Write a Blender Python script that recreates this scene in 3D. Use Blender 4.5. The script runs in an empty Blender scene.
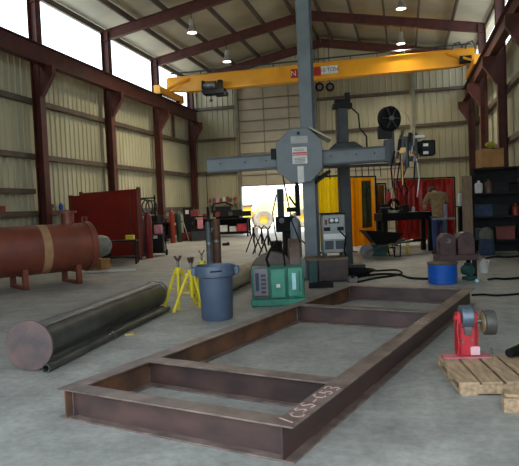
import bpy, bmesh, math, random
from mathutils import Vector, Matrix, Euler
random.seed(7)
sc = bpy.context.scene
COL = sc.collection
PI = math.pi
# ------------------------------------------------------------------ camera frame (building axes: +Y runs down the hall)
FOC, PITCH, ROLL, EYE, YAW = 593.3, .0436, -.0423, 1.45, .243
def _rot(v):
    c, s = math.cos(YAW), math.sin(YAW)
    return Vector((v[0]*c - v[1]*s, v[0]*s + v[1]*c, v[2]))
_f = (0, math.cos(PITCH), -math.sin(PITCH)); _u0 = (0, math.sin(PITCH), math.cos(PITCH))
_c, _s = math.cos(ROLL), math.sin(ROLL)
CF = _rot(_f)
CR = _rot((_c, _s*_u0[1], _s*_u0[2]))
CU = _rot((-_s, _c*_u0[1], _c*_u0[2]))
CO = Vector((0, 0, EYE))
def ray(x, y): return CF + CR*((x-259.5)/FOC) - CU*((y-233)/FOC)
def fl(x, y, z=0.):
    d = ray(x, y); return CO + d*((z-EYE)/d.z)
def at(x, y, D): return CO + ray(x, y)*D
def dist(p): return (Vector(p)-CO).dot(CF)
cam = bpy.data.cameras.new('camera'); co = bpy.data.objects.new('camera', cam); COL.objects.link(co)
co.matrix_world = Matrix.Translation(CO) @ Matrix((CR, CU, -CF)).transposed().to_4x4()
cam.sensor_fit = 'HORIZONTAL'; cam.sensor_width = 36; cam.lens = 36*FOC/519; cam.clip_start = .05; cam.clip_end = 400
sc.camera = co

# ------------------------------------------------------------------ materials
def lin(c):
    return tuple(((v/255)/12.92 if v/255 <= .04045 else ((v/255+.055)/1.055)**2.4) for v in c)
_M = {}
def mat(name, c, c2=None, scale=6., rough=.6, metal=0., bump=0., detail=5., lo=.35, hi=.65, stretch=None, spec=.5):
    if name in _M: return _M[name]
    m = bpy.data.materials.new(name); m.use_nodes = True; nt = m.node_tree; N = nt.nodes; L = nt.links
    b = N['Principled BSDF']; b.inputs['Roughness'].default_value = rough; b.inputs['Metallic'].default_value = metal
    b.inputs['Specular IOR Level'].default_value = spec
    c = lin(c); c2 = lin(c2) if c2 else tuple(v*.8 for v in c)
    tc = N.new('ShaderNodeTexCoord'); mp = N.new('ShaderNodeMapping'); no = N.new('ShaderNodeTexNoise'); rp = N.new('ShaderNodeValToRGB')
    no.inputs['Scale'].default_value = scale; no.inputs['Detail'].default_value = detail
    if stretch: mp.inputs['Scale'].default_value = stretch
    rp.color_ramp.elements[0].position = lo; rp.color_ramp.elements[1].position = hi
    rp.color_ramp.elements[0].color = (*c2, 1); rp.color_ramp.elements[1].color = (*c, 1)
    L.new(tc.outputs['Object'], mp.inputs[0]); L.new(mp.outputs[0], no.inputs[0]); L.new(no.outputs[0], rp.inputs[0]); L.new(rp.outputs[0], b.inputs['Base Color'])
    if bump:
        bu = N.new('ShaderNodeBump'); bu.inputs['Strength'].default_value = bump; bu.inputs['Distance'].default_value = .02
        L.new(no.outputs[0], bu.inputs['Height']); L.new(bu.outputs[0], b.inputs['Normal'])
    _M[name] = m; return m
def emis(name, c, s):
    if name in _M: return _M[name]
    m = mat(name, c, c, 3.); b = m.node_tree.nodes['Principled BSDF']
    b.inputs['Emission Color'].default_value = (*lin(c), 1); b.inputs['Emission Strength'].default_value = s
    return m

beam_red  = mat('red primer steel', (88, 40, 30), (68, 30, 24), 3., .6)
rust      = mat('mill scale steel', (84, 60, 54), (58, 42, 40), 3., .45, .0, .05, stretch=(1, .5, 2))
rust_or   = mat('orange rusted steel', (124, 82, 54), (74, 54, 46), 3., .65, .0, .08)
flange    = mat('worn and lit flange steel', (132, 112, 102), (92, 76, 70), 7., .38, .1, .04)  # paler than the webs: wear plus light on the tops, put into the colour
chalk     = mat('pink chalk', (226, 190, 180), (190, 150, 140), 40., .9)
wallm     = mat('cream sheet metal', (180, 174, 144), (162, 156, 127), .6, .5, stretch=(1, 1, .3))
roofm     = mat('roof insulation', (184, 175, 150), (164, 156, 133), .8, .6)
girtm     = mat('dark girt', (92, 76, 62), (72, 58, 48), 2., .6)
doorm     = mat('roller door slats', (186, 176, 152), (166, 156, 134), .8, .5)
yellowc   = mat('crane yellow', (242, 170, 20), (228, 154, 16), 1.2, .4)
greyb     = mat('manipulator grey blue', (98, 108, 112), (84, 93, 97), 3., .45)
greyd     = mat('dark machine grey', (60, 64, 66), (44, 47, 50), 4., .5)
black     = mat('black rubber', (20, 20, 20), (12, 12, 12), 8., .7, spec=.2)
blackm    = mat('black painted metal', (24, 23, 22), (13, 13, 13), 8., .6, .0, spec=.25)
steel     = mat('bare steel', (140, 140, 140), (96, 96, 98), 7., .35, .8, .03)
darksteel = mat('dark pipe steel', (88, 86, 80), (58, 56, 52), 3., .38, .25, .05, stretch=(1, 1, 1))
canm      = mat('blue grey plastic', (80, 93, 112), (71, 84, 102), 5., .45)
tanpipe   = mat('pale coated pipe', (190, 178, 150), (160, 148, 124), 4., .5)
yellow    = mat('yellow paint', (228, 205, 40), (206, 180, 30), 6., .45)
green     = mat('machine green', (60, 142, 116), (44, 116, 94), 5., .4)
teal      = mat('dark teal paint', (44, 92, 88), (32, 72, 70), 5., .5)
greyp     = mat('grey breaker panel', (124, 118, 126), (104, 98, 106), 6., .5)
white     = mat('white paint', (226, 226, 222), (206, 206, 202), 6., .5)
paper     = mat('paper', (222, 220, 214), (204, 202, 196), 8., .8)
redp      = mat('red paint', (196, 44, 52), (170, 34, 42), 6., .42)
redpanel  = mat('dark red sheet', (150, 30, 22), (126, 24, 18), 2., .55)
redpost   = mat('red brown post', (124, 52, 38), (104, 42, 32), 3., .6)
tankm     = mat('red oxide tank', (128, 66, 46), (104, 50, 36), 2.2, .5, .0, .04)
bandm     = mat('tan primer band', (176, 136, 96), (156, 116, 78), 6., .6)
wood      = mat('pallet wood', (188, 158, 124), (146, 120, 92), 5., .8, .0, .15, stretch=(6, 1, 6))
cardboard = mat('cardboard', (178, 132, 80), (160, 116, 68), 4., .85)
bluep     = mat('blue plastic', (20, 92, 190), (16, 78, 168), 6., .4)
redcurt   = mat('red curtain', (196, 34, 22), (160, 24, 18), 3., .35)
skin      = mat('skin', (190, 140, 112), (176, 126, 100), 9., .6)
shirtm    = mat('tan shirt cloth', (150, 122, 84), (128, 102, 68), 12., .85)
jeansm    = mat('blue denim', (52, 70, 110), (40, 56, 92), 16., .85)
hairm     = mat('brown hair', (60, 44, 34), (44, 32, 24), 20., .7)
lampm     = mat('lamp aluminium', (200, 198, 190), (180, 178, 170), 6., .3, .7)
bulb      = emis('lamp glow', (255, 246, 226), 14.)
redbot    = mat('red gas bottle paint', (130, 32, 28), (106, 26, 22), 6., .45)
orbot     = mat('orange gas bottle paint', (150, 52, 28), (126, 42, 22), 6., .45)
grnbot    = mat('dark green bottle paint', (44, 66, 54), (34, 52, 42), 6., .45)
brnbot    = mat('brown bottle paint', (104, 76, 58), (86, 62, 48), 6., .5)
gryb      = mat('grey bottle paint', (86, 92, 96), (70, 76, 80), 6., .45)
pinkm     = mat('pink paper', (222, 150, 160), (200, 130, 140), 6., .8)
olive     = mat('olive rag', (82, 84, 56), (62, 64, 42), 8., .9)
bluecloth = mat('grey blue cloth', (56, 74, 96), (44, 58, 76), 8., .9)
greycloth = mat('grey green cloth', (104, 108, 96), (88, 92, 80), 8., .9)

def floor_mat():
    m = bpy.data.materials.new('stained concrete'); m.use_nodes = True; nt = m.node_tree; N = nt.nodes; L = nt.links
    b = N['Principled BSDF']; tc = N.new('ShaderNodeTexCoord')
    def noise(s, d, r=.55):
        n = N.new('ShaderNodeTexNoise'); n.inputs['Scale'].default_value = s; n.inputs['Detail'].default_value = d; n.inputs['Roughness'].default_value = r
        L.new(tc.outputs['Object'], n.inputs[0]); return n
    def ramp(n, p0, c0, p1, c1):
        r = N.new('ShaderNodeValToRGB'); r.color_ramp.elements[0].position = p0; r.color_ramp.elements[1].position = p1
        r.color_ramp.elements[0].color = (*lin(c0), 1); r.color_ramp.elements[1].color = (*lin(c1), 1); L.new(n.outputs[0], r.inputs[0]); return r
    a = ramp(noise(.55, 6), .35, (156, 153, 146), .68, (184, 181, 172))
    d = ramp(noise(2.3, 8, .65), .3, (150, 150, 150), .62, (255, 255, 255))
    e = ramp(noise(14, 6, .7), .32, (206, 206, 206), .6, (255, 255, 255))
    x = N.new('ShaderNodeMix'); x.data_type = 'RGBA'; x.blend_type = 'MULTIPLY'; x.inputs['Factor'].default_value = .55
    L.new(a.outputs[0], x.inputs['A']); L.new(d.outputs[0], x.inputs['B'])
    y = N.new('ShaderNodeMix'); y.data_type = 'RGBA'; y.blend_type = 'MULTIPLY'; y.inputs['Factor'].default_value = .7
    L.new(x.outputs['Result'], y.inputs['A']); L.new(e.outputs[0], y.inputs['B'])
    L.new(y.outputs['Result'], b.inputs['Base Color'])
    rr = N.new('ShaderNodeMapRange'); rr.inputs['To Min'].default_value = .42; rr.inputs['To Max'].default_value = .68
    L.new(noise(1.1, 5).outputs[0], rr.inputs[0]); L.new(rr.outputs[0], b.inputs['Roughness']); b.inputs['Specular IOR Level'].default_value = .4
    return m
floorm = floor_mat()
yardm = mat('pale gravel yard', (206, 198, 182), (190, 182, 166), 3., .9)

def vinyl(name, c):
    m = mat(name, c, tuple(int(v*.86) for v in c), 2.5, .25)
    nt = m.node_tree; N = nt.nodes; L = nt.links
    b = N['Principled BSDF']; o = N['Material Output']; t = N.new('ShaderNodeBsdfTranslucent'); x = N.new('ShaderNodeMixShader')
    t.inputs[0].default_value = (*lin(c), 1); x.inputs[0].default_value = .65
    L.new(b.outputs[0], x.inputs[1]); L.new(t.outputs[0], x.inputs[2]); L.new(x.outputs[0], o.inputs[0]); return m
vyellow = vinyl('yellow welding vinyl', (255, 222, 30))
vamber = vinyl('amber welding vinyl', (246, 176, 14))

# ------------------------------------------------------------------ geometry
class MB:
    def __init__(s): s.bm = bmesh.new()
    def _add(s, verts, faces, M=None):
        vs = [s.bm.verts.new(M @ Vector(v) if M else Vector(v)) for v in verts]
        for f in faces:
            try: s.bm.faces.new([vs[i] for i in f])
            except ValueError: pass
        return s
    def box(s, c, d, rz=0, M=None):
        x, y, z = d[0]/2, d[1]/2, d[2]/2
        T = Matrix.Translation(c) @ Matrix.Rotation(rz, 4, 'Z')
        if M: T = M @ T
        v = [(a, b, e) for a in (-x, x) for b in (-y, y) for e in (-z, z)]
        return s._add(v, [(0,1,3,2), (4,6,7,5), (0,4,5,1), (2,3,7,6), (0,2,6,4), (1,5,7,3)], T)
    def bar(s, a, b, w, h, up=(0,0,1)):
        a, b = Vector(a), Vector(b); d = (b-a); l = d.length; d.normalize(); up = Vector(up)
        if abs(d.dot(up)) > .98: up = Vector((0,1,0))
        sx = d.cross(up).normalized(); u = sx.cross(d).normalized()
        M = Matrix((sx, d, u)).transposed().to_4x4(); M.translation = (a+b)/2
        return s.box((0,0,0), (w, l, h), 0, M)
    def cyl(s, a, b, r, r2=None, n=16, caps=True):
        return s.tube([a, b], [r, r if r2 is None else r2], n, caps)
    def tube(s, pts, r, n=8, caps=True):
        P = [Vector(p) for p in pts]; k = len(P); R = r if isinstance(r, (list, tuple)) else [r]*k
        rings = []; pu = None
        for i, p in enumerate(P):
            t = (P[min(i+1, k-1)] - P[max(i-1, 0)]).normalized()
            if pu is None: pu = Vector((0,0,1)) if abs(t.z) < .9 else Vector((0,1,0))
            u = (pu - t*pu.dot(t)).normalized(); pu = u; w = t.cross(u)
            rings.append([s.bm.verts.new(p + (u*math.cos(2*PI*j/n) + w*math.sin(2*PI*j/n))*R[i]) for j in range(n)])
        for i in range(k-1):
            for j in range(n):
                s.bm.faces.new((rings[i][j], rings[i][(j+1)%n], rings[i+1][(j+1)%n], rings[i+1][j]))
        if caps:
            s.bm.faces.new(rings[0]); s.bm.faces.new(rings[-1][::-1])
        return s
    def lathe(s, prof, c=(0,0,0), n=28, M=None):
        T = Matrix.Translation(c)
        if M: T = M @ T
        rings = []
        for r, z in prof:
            if r < 1e-5: rings.append([s.bm.verts.new(T @ Vector((0,0,z)))])
            else: rings.append([s.bm.verts.new(T @ Vector((r*math.cos(2*PI*j/n), r*math.sin(2*PI*j/n), z))) for j in range(n)])
        for A, B in zip(rings, rings[1:]):
            for j in range(n):
                q = [A[j%len(A)], A[(j+1)%len(A)], B[(j+1)%len(B)], B[j%len(B)]]
                u = []
                for v in q:
                    if v not in u: u.append(v)
                if len(u) > 2: s.bm.faces.new(u)
        return s
    def prism(s, poly, a, b, M=None):       # polygon in xy, from z=a to z=b
        n = len(poly)
        v = [(p[0], p[1], a) for p in poly] + [(p[0], p[1], b) for p in poly]
        return s._add(v, [tuple(range(n))[::-1], tuple(range(n, 2*n))] + [(i, (i+1)%n, n+(i+1)%n, n+i) for i in range(n)], M)
    def ball(s, c, r, sc3=(1,1,1), n=12):
        prof = [(r*math.sin(PI*i/n), -r*math.cos(PI*i/n)) for i in range(n+1)]; prof[0] = (0, -r); prof[-1] = (0, r)
        return s.lathe(prof, (0,0,0), 2*n, Matrix.Translation(c) @ Matrix.Diagonal((*sc3, 1)))
    def ibeam(s, a, b, w, d, tf=.014, tw=.01, up=(0,0,1)):
        a, b = Vector(a), Vector(b); u = Vector(up)
        s.bar(a+u*(d/2-tf/2), b+u*(d/2-tf/2), w, tf, up); s.bar(a-u*(d/2-tf/2), b-u*(d/2-tf/2), w, tf, up)
        return s.bar(a, b, tw, d-2*tf, up)
    def build(s, name, m, parent=None, bevel=0, smooth=True, loc=None):
        bm = s.bm; bmesh.ops.recalc_face_normals(bm, faces=bm.faces)
        me = bpy.data.meshes.new(name); bm.to_mesh(me); bm.free()
        if smooth and hasattr(me, 'set_sharp_from_angle'):
            for p in me.polygons: p.use_smooth = True
            me.set_sharp_from_angle(angle=math.radians(38))
        o = bpy.data.objects.new(name, me); COL.objects.link(o); me.materials.append(m)
        if parent: o.parent = parent
        if loc is not None: o.location = loc
        if bevel:
            md = o.modifiers.new('edge', 'BEVEL'); md.width = bevel; md.segments = 2; md.limit_method = 'ANGLE'
        return o
def tag(o, label, cat, group=None, kind=None):
    o['label'] = label; o['category'] = cat
    if group: o['group'] = group
    if kind: o['kind'] = kind
    return o
def thing(name, label, cat, loc=(0,0,0), rz=0, group=None):
    o = bpy.data.objects.new(name, None); COL.objects.link(o); o.empty_display_size = .1
    o.location = loc; o.rotation_euler = (0, 0, rz)
    return tag(o, label, cat, group)
def struct(mb, name, m, **k):
    o = mb.build(name, m, **k); o['kind'] = 'structure'; return o
def copy_tree(o, parent=None):
    c = o.copy(); COL.objects.link(c)
    if parent: c.parent = parent
    for ch in list(o.children): copy_tree(ch, c)
    return c
def dup(o, loc, rz=None, label=None):
    c = copy_tree(o); c.location = loc
    if rz is not None: c.rotation_euler = (0, 0, rz)
    if label: c['label'] = label
    return c
def text(txt, size, m, name, parent, M, depth=.002):
    cu = bpy.data.curves.new(name, 'FONT'); cu.body = txt; cu.size = size; cu.align_x = 'CENTER'; cu.align_y = 'CENTER'; cu.extrude = depth
    t = bpy.data.objects.new(name, cu); COL.objects.link(t)
    me = bpy.data.meshes.new_from_object(t.evaluated_get(bpy.context.evaluated_depsgraph_get())); bpy.data.objects.remove(t)
    me.materials.clear(); me.materials.append(m)
    o = bpy.data.objects.new(name, me); COL.objects.link(o); o.parent = parent; o.matrix_local = M; return o
FACE = Matrix.Rotation(PI/2, 4, 'X')      # text standing upright, read from -Y
def face(x, y, z): return Matrix.Translation((x, y, z)) @ FACE

# ================================================================== THE HALL
XW, XC, XRW, XRC = -11.9, -11.5, 3.72, 3.33
YB, YF = 32.1, 1.0
Y0, BAY = 17.27, 4.8
EAVE, RIDX, RIDZ = 8.72, -4.09, 10.12
struct(MB().box(((XW+XRW)/2, (YF-6+YB+.6)/2, -.1), (XRW-XW+.8, YB-YF+6.6, .2)), 'floor', floorm)
struct(MB().box((-6, 58, -.14), (120, 50.6, .2)), 'ground_back', yardm)
struct(MB().box((-6, -22.2, -.14), (120, 34, .2)), 'ground_front', yardm)
def corr(p0, p1, z0, z1, nrm, pitch=.3):
    """ribbed sheet standing from p0 to p1, ribs towards nrm"""
    mb = MB(); p0 = Vector(p0); p1 = Vector(p1); d = p1-p0; n = max(1, int(d.length/pitch)); prof = []
    nrm = Vector(nrm)
    for i in range(n):
        for t, h in ((0, 0), (.72, 0), (.8, .04), (.92, .04)): prof.append(p0 + d*((i+t)/n) + nrm*h)
    prof.append(p1)
    back = [p - nrm*.03 for p in (p1, p0)]
    ring = prof + back
    vs = [(p.x, p.y, z) for z in (z0, z1) for p in ring]; N = len(ring)
    mb._add(vs, [(i, (i+1) % N, N+(i+1) % N, N+i) for i in range(N)] + [tuple(range(N))[::-1], tuple(range(N, 2*N))])
    return mb
struct(corr((XW, YF, 0), (XW, YB, 0), 0, 6.95, (1, 0, 0)), 'wall_left', wallm, smooth=False)
struct(corr((XRW, YB, 0), (XRW, YF, 0), 0, 6.95, (-1, 0, 0)), 'wall_right', wallm, smooth=False)
# back wall with two door bays
D1L, D1R, D1T = -8.85, -4.6, 8.0
D2L, D2R, D2T = -3.6, .5, 4.2
def roofz(x): return EAVE + (RIDZ-EAVE)*(1-abs(x-RIDX)/(RIDX-XW)) + .28
bw = []
def bwall(x0, x1, z0, z1): bw.append((x0, x1, z0, z1))
mb = corr((XW, YB, 0), (D1L, YB, 0), 0, 9.0, (0, -1, 0)); struct(mb, 'wall_back_left', wallm, smooth=False)
struct(corr((D1R, YB, 0), (D2L, YB, 0), 0, 9.9, (0, -1, 0)), 'wall_back_pier', wallm, smooth=False)
struct(corr((D2R, YB, 0), (XRW, YB, 0), 0, 8.9, (0, -1, 0)), 'wall_back_right', wallm, smooth=False)
struct(corr((D2L, YB, 0), (D2R, YB, 0), D2T, 9.9, (0, -1, 0)), 'wall_back_middle', wallm, smooth=False)
struct(corr((D1L, YB, 0), (D1R, YB, 0), D1T, 9.9, (0, -1, 0)), 'wall_back_over_door', wallm, smooth=False)
# gable infill up to the slope
struct(MB().prism([(XW, 8.9), (XRW, 8.8), (XRW, 9.0), (RIDX, 10.5), (XW, 9.0)], 0, .05, Matrix.Translation((0, YB+.14, 0)) @ FACE), 'wall_back_gable', wallm)
# front wall round the wide doorway the photographer stands in
OL, OR_, OT = -6.5, 3.0, 5.2
mb = MB(); mb.box(((XW+OL)/2, YF, 5.), (OL-XW, .1, 10.)); mb.box(((XRW+OR_)/2, YF, 5.), (XRW-OR_, .1, 10.)); mb.box(((OL+OR_)/2, YF, (OT+10.)/2), (OR_-OL, .1, 10.-OT))
struct(mb, 'wall_front', wallm)
# roof sheets
def roof(x0, z0, x1, z1):
    mb = MB(); n = 40
    L = YB-YF+.8; prof = []
    for i in range(n+1): prof.append(YF-.4+L*i/n)
    mb._add([(x0, YF-.4, z0), (x1, YF-.4, z1), (x1, YB+.4, z1), (x0, YB+.4, z0), (x0, YF-.4, z0+.06), (x1, YF-.4, z1+.06), (x1, YB+.4, z1+.06), (x0, YB+.4, z0+.06)],
            [(0,1,2,3), (7,6,5,4), (0,4,5,1), (1,5,6,2), (2,6,7,3), (3,7,4,0)])
    return mb
struct(roof(XW-.3, EAVE+.23, RIDX, RIDZ+.28), 'ceiling_left', roofm)
struct(roof(RIDX, RIDZ+.28, XRW+.3, EAVE+.23), 'ceiling_right', roofm)
# columns, haunches, rafters
for k in range(-3, 4):
    y = Y0+BAY*k
    for x, sgn in ((XC, 1), (XRC, -1)):
        mb = MB(); mb.ibeam((x, y, 0), (x, y, EAVE), .3, .3, .02, .014, up=(1, 0, 0)); mb.box((x, y, .015), (.42, .42, .03))
        struct(mb, 'steel_column', beam_red)
        hb = MB(); g = x+sgn*.15
        hb.prism([(g, 5.3), (g, 6.3), (g+sgn*.46, 6.3), (g+sgn*.46, 6.0)], -.1, .1, Matrix.Translation((0, y, 0)) @ FACE)
        struct(hb, 'column_bracket', beam_red)
    for x, sgn in ((XC-.1, 1), (XRC+.1, -1)):
        mb = MB(); a = Vector((x, y, EAVE-.16)); b = Vector((RIDX, y, RIDZ-.16)); up = (b-a).cross(Vector((0, 1, 0))).normalized(); up = up if up.z > 0 else -up
        mb.ibeam(a, b, .2, .4, .016, .012, up=up); struct(mb, 'roof_rafter', beam_red)
for x, sgn in ((XC+.28, 1), (XRC-.25, -1)):
    mb = MB(); mb.ibeam((x, YF+.3, 6.63), (x, YB-.35, 6.63), .26, .6, .022, .016); mb.bar((x, YF+.3, 6.955), (x, YB-.35, 6.955), .07, .05)
    struct(mb, 'crane_runway_beam', beam_red)
def purlin(x):
    z = EAVE + (RIDZ-EAVE)*(1-abs(x-RIDX)/(RIDX-XW)) + .1
    struct(MB().box((x, (YF+YB)/2, z+.02), (.08, YB-YF, .22)), 'roof_purlin', girtm)
for i in range(6):
    purlin(XW+.12+i*1.42); purlin(XRW-.12-i*1.42)
purlin(RIDX-.15)
for x in (XW, XRW):
    s = 1 if x < 0 else -1
    for g in (5.21, 3.41, 1.55): struct(MB().box((x+s*.13, (YF+YB)/2, g), (.18, YB-YF, .17)), 'wall_girt', girtm)
struct(MB().box((XW+.13, 14.6, 2.27), (.18, 5., .16)), 'wall_girt', girtm)
struct(MB().box((XW+.13, 29.6, 5.9), (.1, .12, 1.4)), 'wall_stud', girtm)
for g in (7.07, 5.31, 3.5):
    struct(MB().box(((XW+D1L)/2, YB-.13, g), (D1L-XW, .18, .15)), 'wall_girt', girtm)
    struct(MB().box(((D2R+XRW)/2+.04, YB-.13, g), (XRW-D2R-.1, .18, .15)), 'wall_girt', girtm)
for g in (7.07, 5.31): struct(MB().box(((D1R+D2R)/2, YB-.13, g), (D2R-D1R-.3, .18, .15)), 'wall_girt', girtm)
postm = mat('grey green post', (128, 124, 104), (108, 104, 86), 3., .6)
for x, h in ((D1L-.06, 9.3), (D1R+.06, 9.9), (D2R+.06, 9.3)): struct(MB().box((x, YB-.18, h/2), (.16, .26, h)), 'door_post', postm)
# roller doors
def door(name, x0, x1, z0, z1, n):
    e = bpy.data.objects.new(name, None); COL.objects.link(e); e['kind'] = 'structure'; e.location = ((x0+x1)/2, YB-.02, z0)
    w = x1-x0; mb = MB(); h = (z1-z0)/n
    for i in range(n): mb.box((0, 0, h*(i+.5)), (w, .05, h-.07))
    mb.box((0, .03, (z1-z0)/2), (w, .02, z1-z0)); mb.build('slats', doorm, e)
    mb = MB()
    for i in range(n): mb.box((0, -.045, h*i+.03), (w, .05, .05))
    mb.box((-w/6, -.04, (z1-z0)/2), (.05, .03, z1-z0)); mb.box((w/6, -.04, (z1-z0)/2), (.05, .03, z1-z0))
    mb.build('rails', mat('door rail', (138, 130, 110), (120, 112, 94), 3., .5), e)
door('door_1', D1L, D1R, 2.62, D1T, 9)
door('door_2', D2L, D2R, 0, D2T, 8)

# ================================================================== LIGHT
w = bpy.data.worlds.new('sky'); sc.world = w; w.use_nodes = True; nt = w.node_tree
bg = nt.nodes['Background']; bg.inputs[0].default_value = (.74, .88, 1., 1); bg.inputs[1].default_value = 4.
sl = bpy.data.lights.new('sun', 'SUN'); sl.energy = 11.; sl.angle = .01; sl.color = (1, .95, .86)
so = bpy.data.objects.new('sun', sl); COL.objects.link(so); so.rotation_euler = Vector((0, math.cos(math.radians(70)), -math.sin(math.radians(70)))).to_track_quat('-Z', 'Y').to_euler()
sc.view_settings.view_transform = 'Standard'; sc.view_settings.look = 'None'; sc.view_settings.gamma = 1; sc.view_settings.exposure = -.1
sc.cycles.use_denoising = True; sc.cycles.max_bounces = 8; sc.cycles.diffuse_bounces = 5; sc.cycles.sample_clamp_indirect = 6

# ================================================================== OVERHEAD CRANE
CY = 28.0
cr = thing('overhead_crane', 'yellow overhead travelling crane spanning the hall just below the roof', 'crane', (0, CY, 6.98))
xl, xr = XC+.28, XRC-.25
mb = MB(); mb.prism([(xl-.1, .42), (xl+.9, .3), (xr-.6, .3), (xr+.05, .45), (xr+.05, 1.02), (xl-.1, 1.02)], -.19, .19, FACE.copy()); mb.box(((xl+xr)/2, 0, 1.03), (xr-xl, .5, .03)); mb.box(((xl+xr)/2, 0, .3), (xr-xl-1.8, .46, .03))
mb.build('girder', yellowc, cr)
for x in (xl, xr):
    mb = MB(); mb.box((x, -.1, .24), (.26, 2.9, .32)); mb.box((x, -1.6, .22), (.34, .1, .42)); mb.box((x, 1.4, .22), (.34, .1, .42))
    tr = mb.build('end_truck', yellowc, cr, bevel=.02)
    for yy in (-1.2, 1.0): MB().cyl((x-.07, yy, .14), (x+.07, yy, .14), .14, n=20).build('wheel', blackm, tr)
    s = 1 if x < 0 else -1
    MB().bar((x+s*.1, -.55, .42), (x+s*1.1, -.24, .9), .1, .1).build('brace', yellowc, cr)
mb = MB(); mb.cyl((xl+.1, -.2, 1.22), (xr-.1, -.2, 1.22), .035, n=8)
for i in range(12): x = xl+.5+i*(xr-xl-1)/11; mb.cyl((x, -.2, 1.02), (x, -.2, 1.22), .025, n=6)
mb.build('festoon_rail', greyd, cr)
g = MB().box((-4.34, -.205, .66), (1.42, .012, .42)).build('sign_plate', mat('sign red', (186, 36, 24), (170, 30, 20), 6.), cr)
text('N', .34, white, 'lettering', g, face(-4.92, -.213, .66)); text('ANES', .26, mat('sign dark red', (110, 16, 10), (100, 14, 8), 6.), 'lettering', g, face(-3.93, -.213, .66))
g = MB().box((-3.23, -.205, .68), (.78, .012, .36)).build('capacity_plate', white, cr)
text('10 TON', .24, blackm, 'lettering', g, face(-3.23, -.213, .68))
text('· · ·', .2, white, 'lettering', g, face(-2.65, -.2, .7))
mb = MB()
for x in (xr-.9, xr-.35): mb.tube([(x, -.3, 1.0), (x+.1, -.32, 1.25), (x+.3, -.32, 1.3), (x+.45, -.3, 1.05)], .035)
mb.build('cable_loop', greyd, cr)
MB().box((xr-.35, -.34, .52), (.5, .3, .3)).build('drive_motor', blackm, cr, bevel=.03)
hp = at(214, 87, 27.3)
ho = thing('crane_hoist', 'black and silver chain hoist trolley under the yellow crane girder', 'hoist', (hp.x-.36, CY-.47, hp.z+.16))
ho.scale = (1.12, 1., 1.2)
mb = MB(); mb.box((0, 0, -.12), (.95, .5, .22)); mb.box((.3, .05, -.22), (.5, .4, .16)); mb.build('trolley_frame', blackm, ho, bevel=.03)
MB().cyl((-.42, -.1, .14), (.1, -.1, .14), .17, n=20).build('drum', steel, ho)
MB().box((.28, -.1, .14), (.2, .24, .36)).build('motor', blackm, ho, bevel=.03); MB().box((-.46, -.1, .08), (.1, .34, .5)).build('gear_case', blackm, ho, bevel=.02)
mb = MB(); mb.cyl((-.15, -.1, -.2), (-.15, -.1, -.42), .02, n=6); mb.cyl((-.15, -.1, -.42), (-.15, -.1, -.5), .07, n=10); mb.build('hook_block', blackm, ho)

# ------------------------------------------------------------------ high bay lamps
lamps = [(192, 33, 23, 'lit high bay lamp on the left, well above the yellow crane girder'),
         (227, 62, 26.6, 'lit high bay lamp on the left hanging just above the crane girder'),
         (401, 44, 26.6, 'high bay lamp on the right hanging just above the right half of the crane girder'),
         (401, 9, 23, 'high bay lamp on the right cut by the top edge of the view')]
L0 = None
for px, py, D, lab in lamps:
    p = at(px, py, D)
    if L0 is None:
        L0 = thing('high_bay_lamp', lab, 'lamp', p, 0, 'high bay lamps')
        mb = MB(); mb.lathe([(.2, 0), (.19, .06), (.13, .2), (.09, .3), (.085, .3), (.12, .2), (.18, .06), (.19, 0)], n=20); mb.build('reflector', lampm, L0)
        MB().lathe([(0, .02), (.17, .02), (.17, .035), (0, .035)], n=20).build('lens', bulb, L0)
        mb = MB(); mb.cyl((0, 0, .3), (0, 0, .52), .09, n=14); mb.build('ballast_housing', lampm, L0, bevel=.01)
        MB().cyl((0, 0, .52), (0, 0, .95), .012, n=6).build('hanger', blackm, L0)
        o = L0
    else: o = dup(L0, p, 0, lab)
    l = bpy.data.lights.new('lamp_light', 'SPOT'); l.energy = 1000; l.spot_size = math.radians(150); l.spot_blend = .6; l.shadow_soft_size = .16; l.color = (1, .9, .7)
    lo = bpy.data.objects.new('lamp_light', l); COL.objects.link(lo); lo.location = (p.x, p.y, p.z-.03)
p = at(327, 88, 27.6)
for px, nm in ((319.5, 'left of the two round black pendant lamps under the capacity plate'), (330, 'right of the two round black pendant lamps under the capacity plate')):
    q = at(px, 87, 29.4)
    t = thing('pendant_lamp', nm, 'lamp', q, YAW, 'pendant floodlights')
    MB().lathe([(.2, -.05), (.22, 0), (.17, .12), (.06, .18), (0, .18)], n=20, M=Matrix.Rotation(-PI/2, 4, 'X')).build('housing', blackm, t)
    MB().lathe([(0, -.03), (.13, -.03), (.13, -.045), (0, -.045)], n=20, M=Matrix.Rotation(-PI/2, 4, 'X')).build('lens', greyp, t)
    MB().cyl((0, .05, .1), (0, .05, 2.6), .02, n=6).build('hanger', blackm, t)

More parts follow.
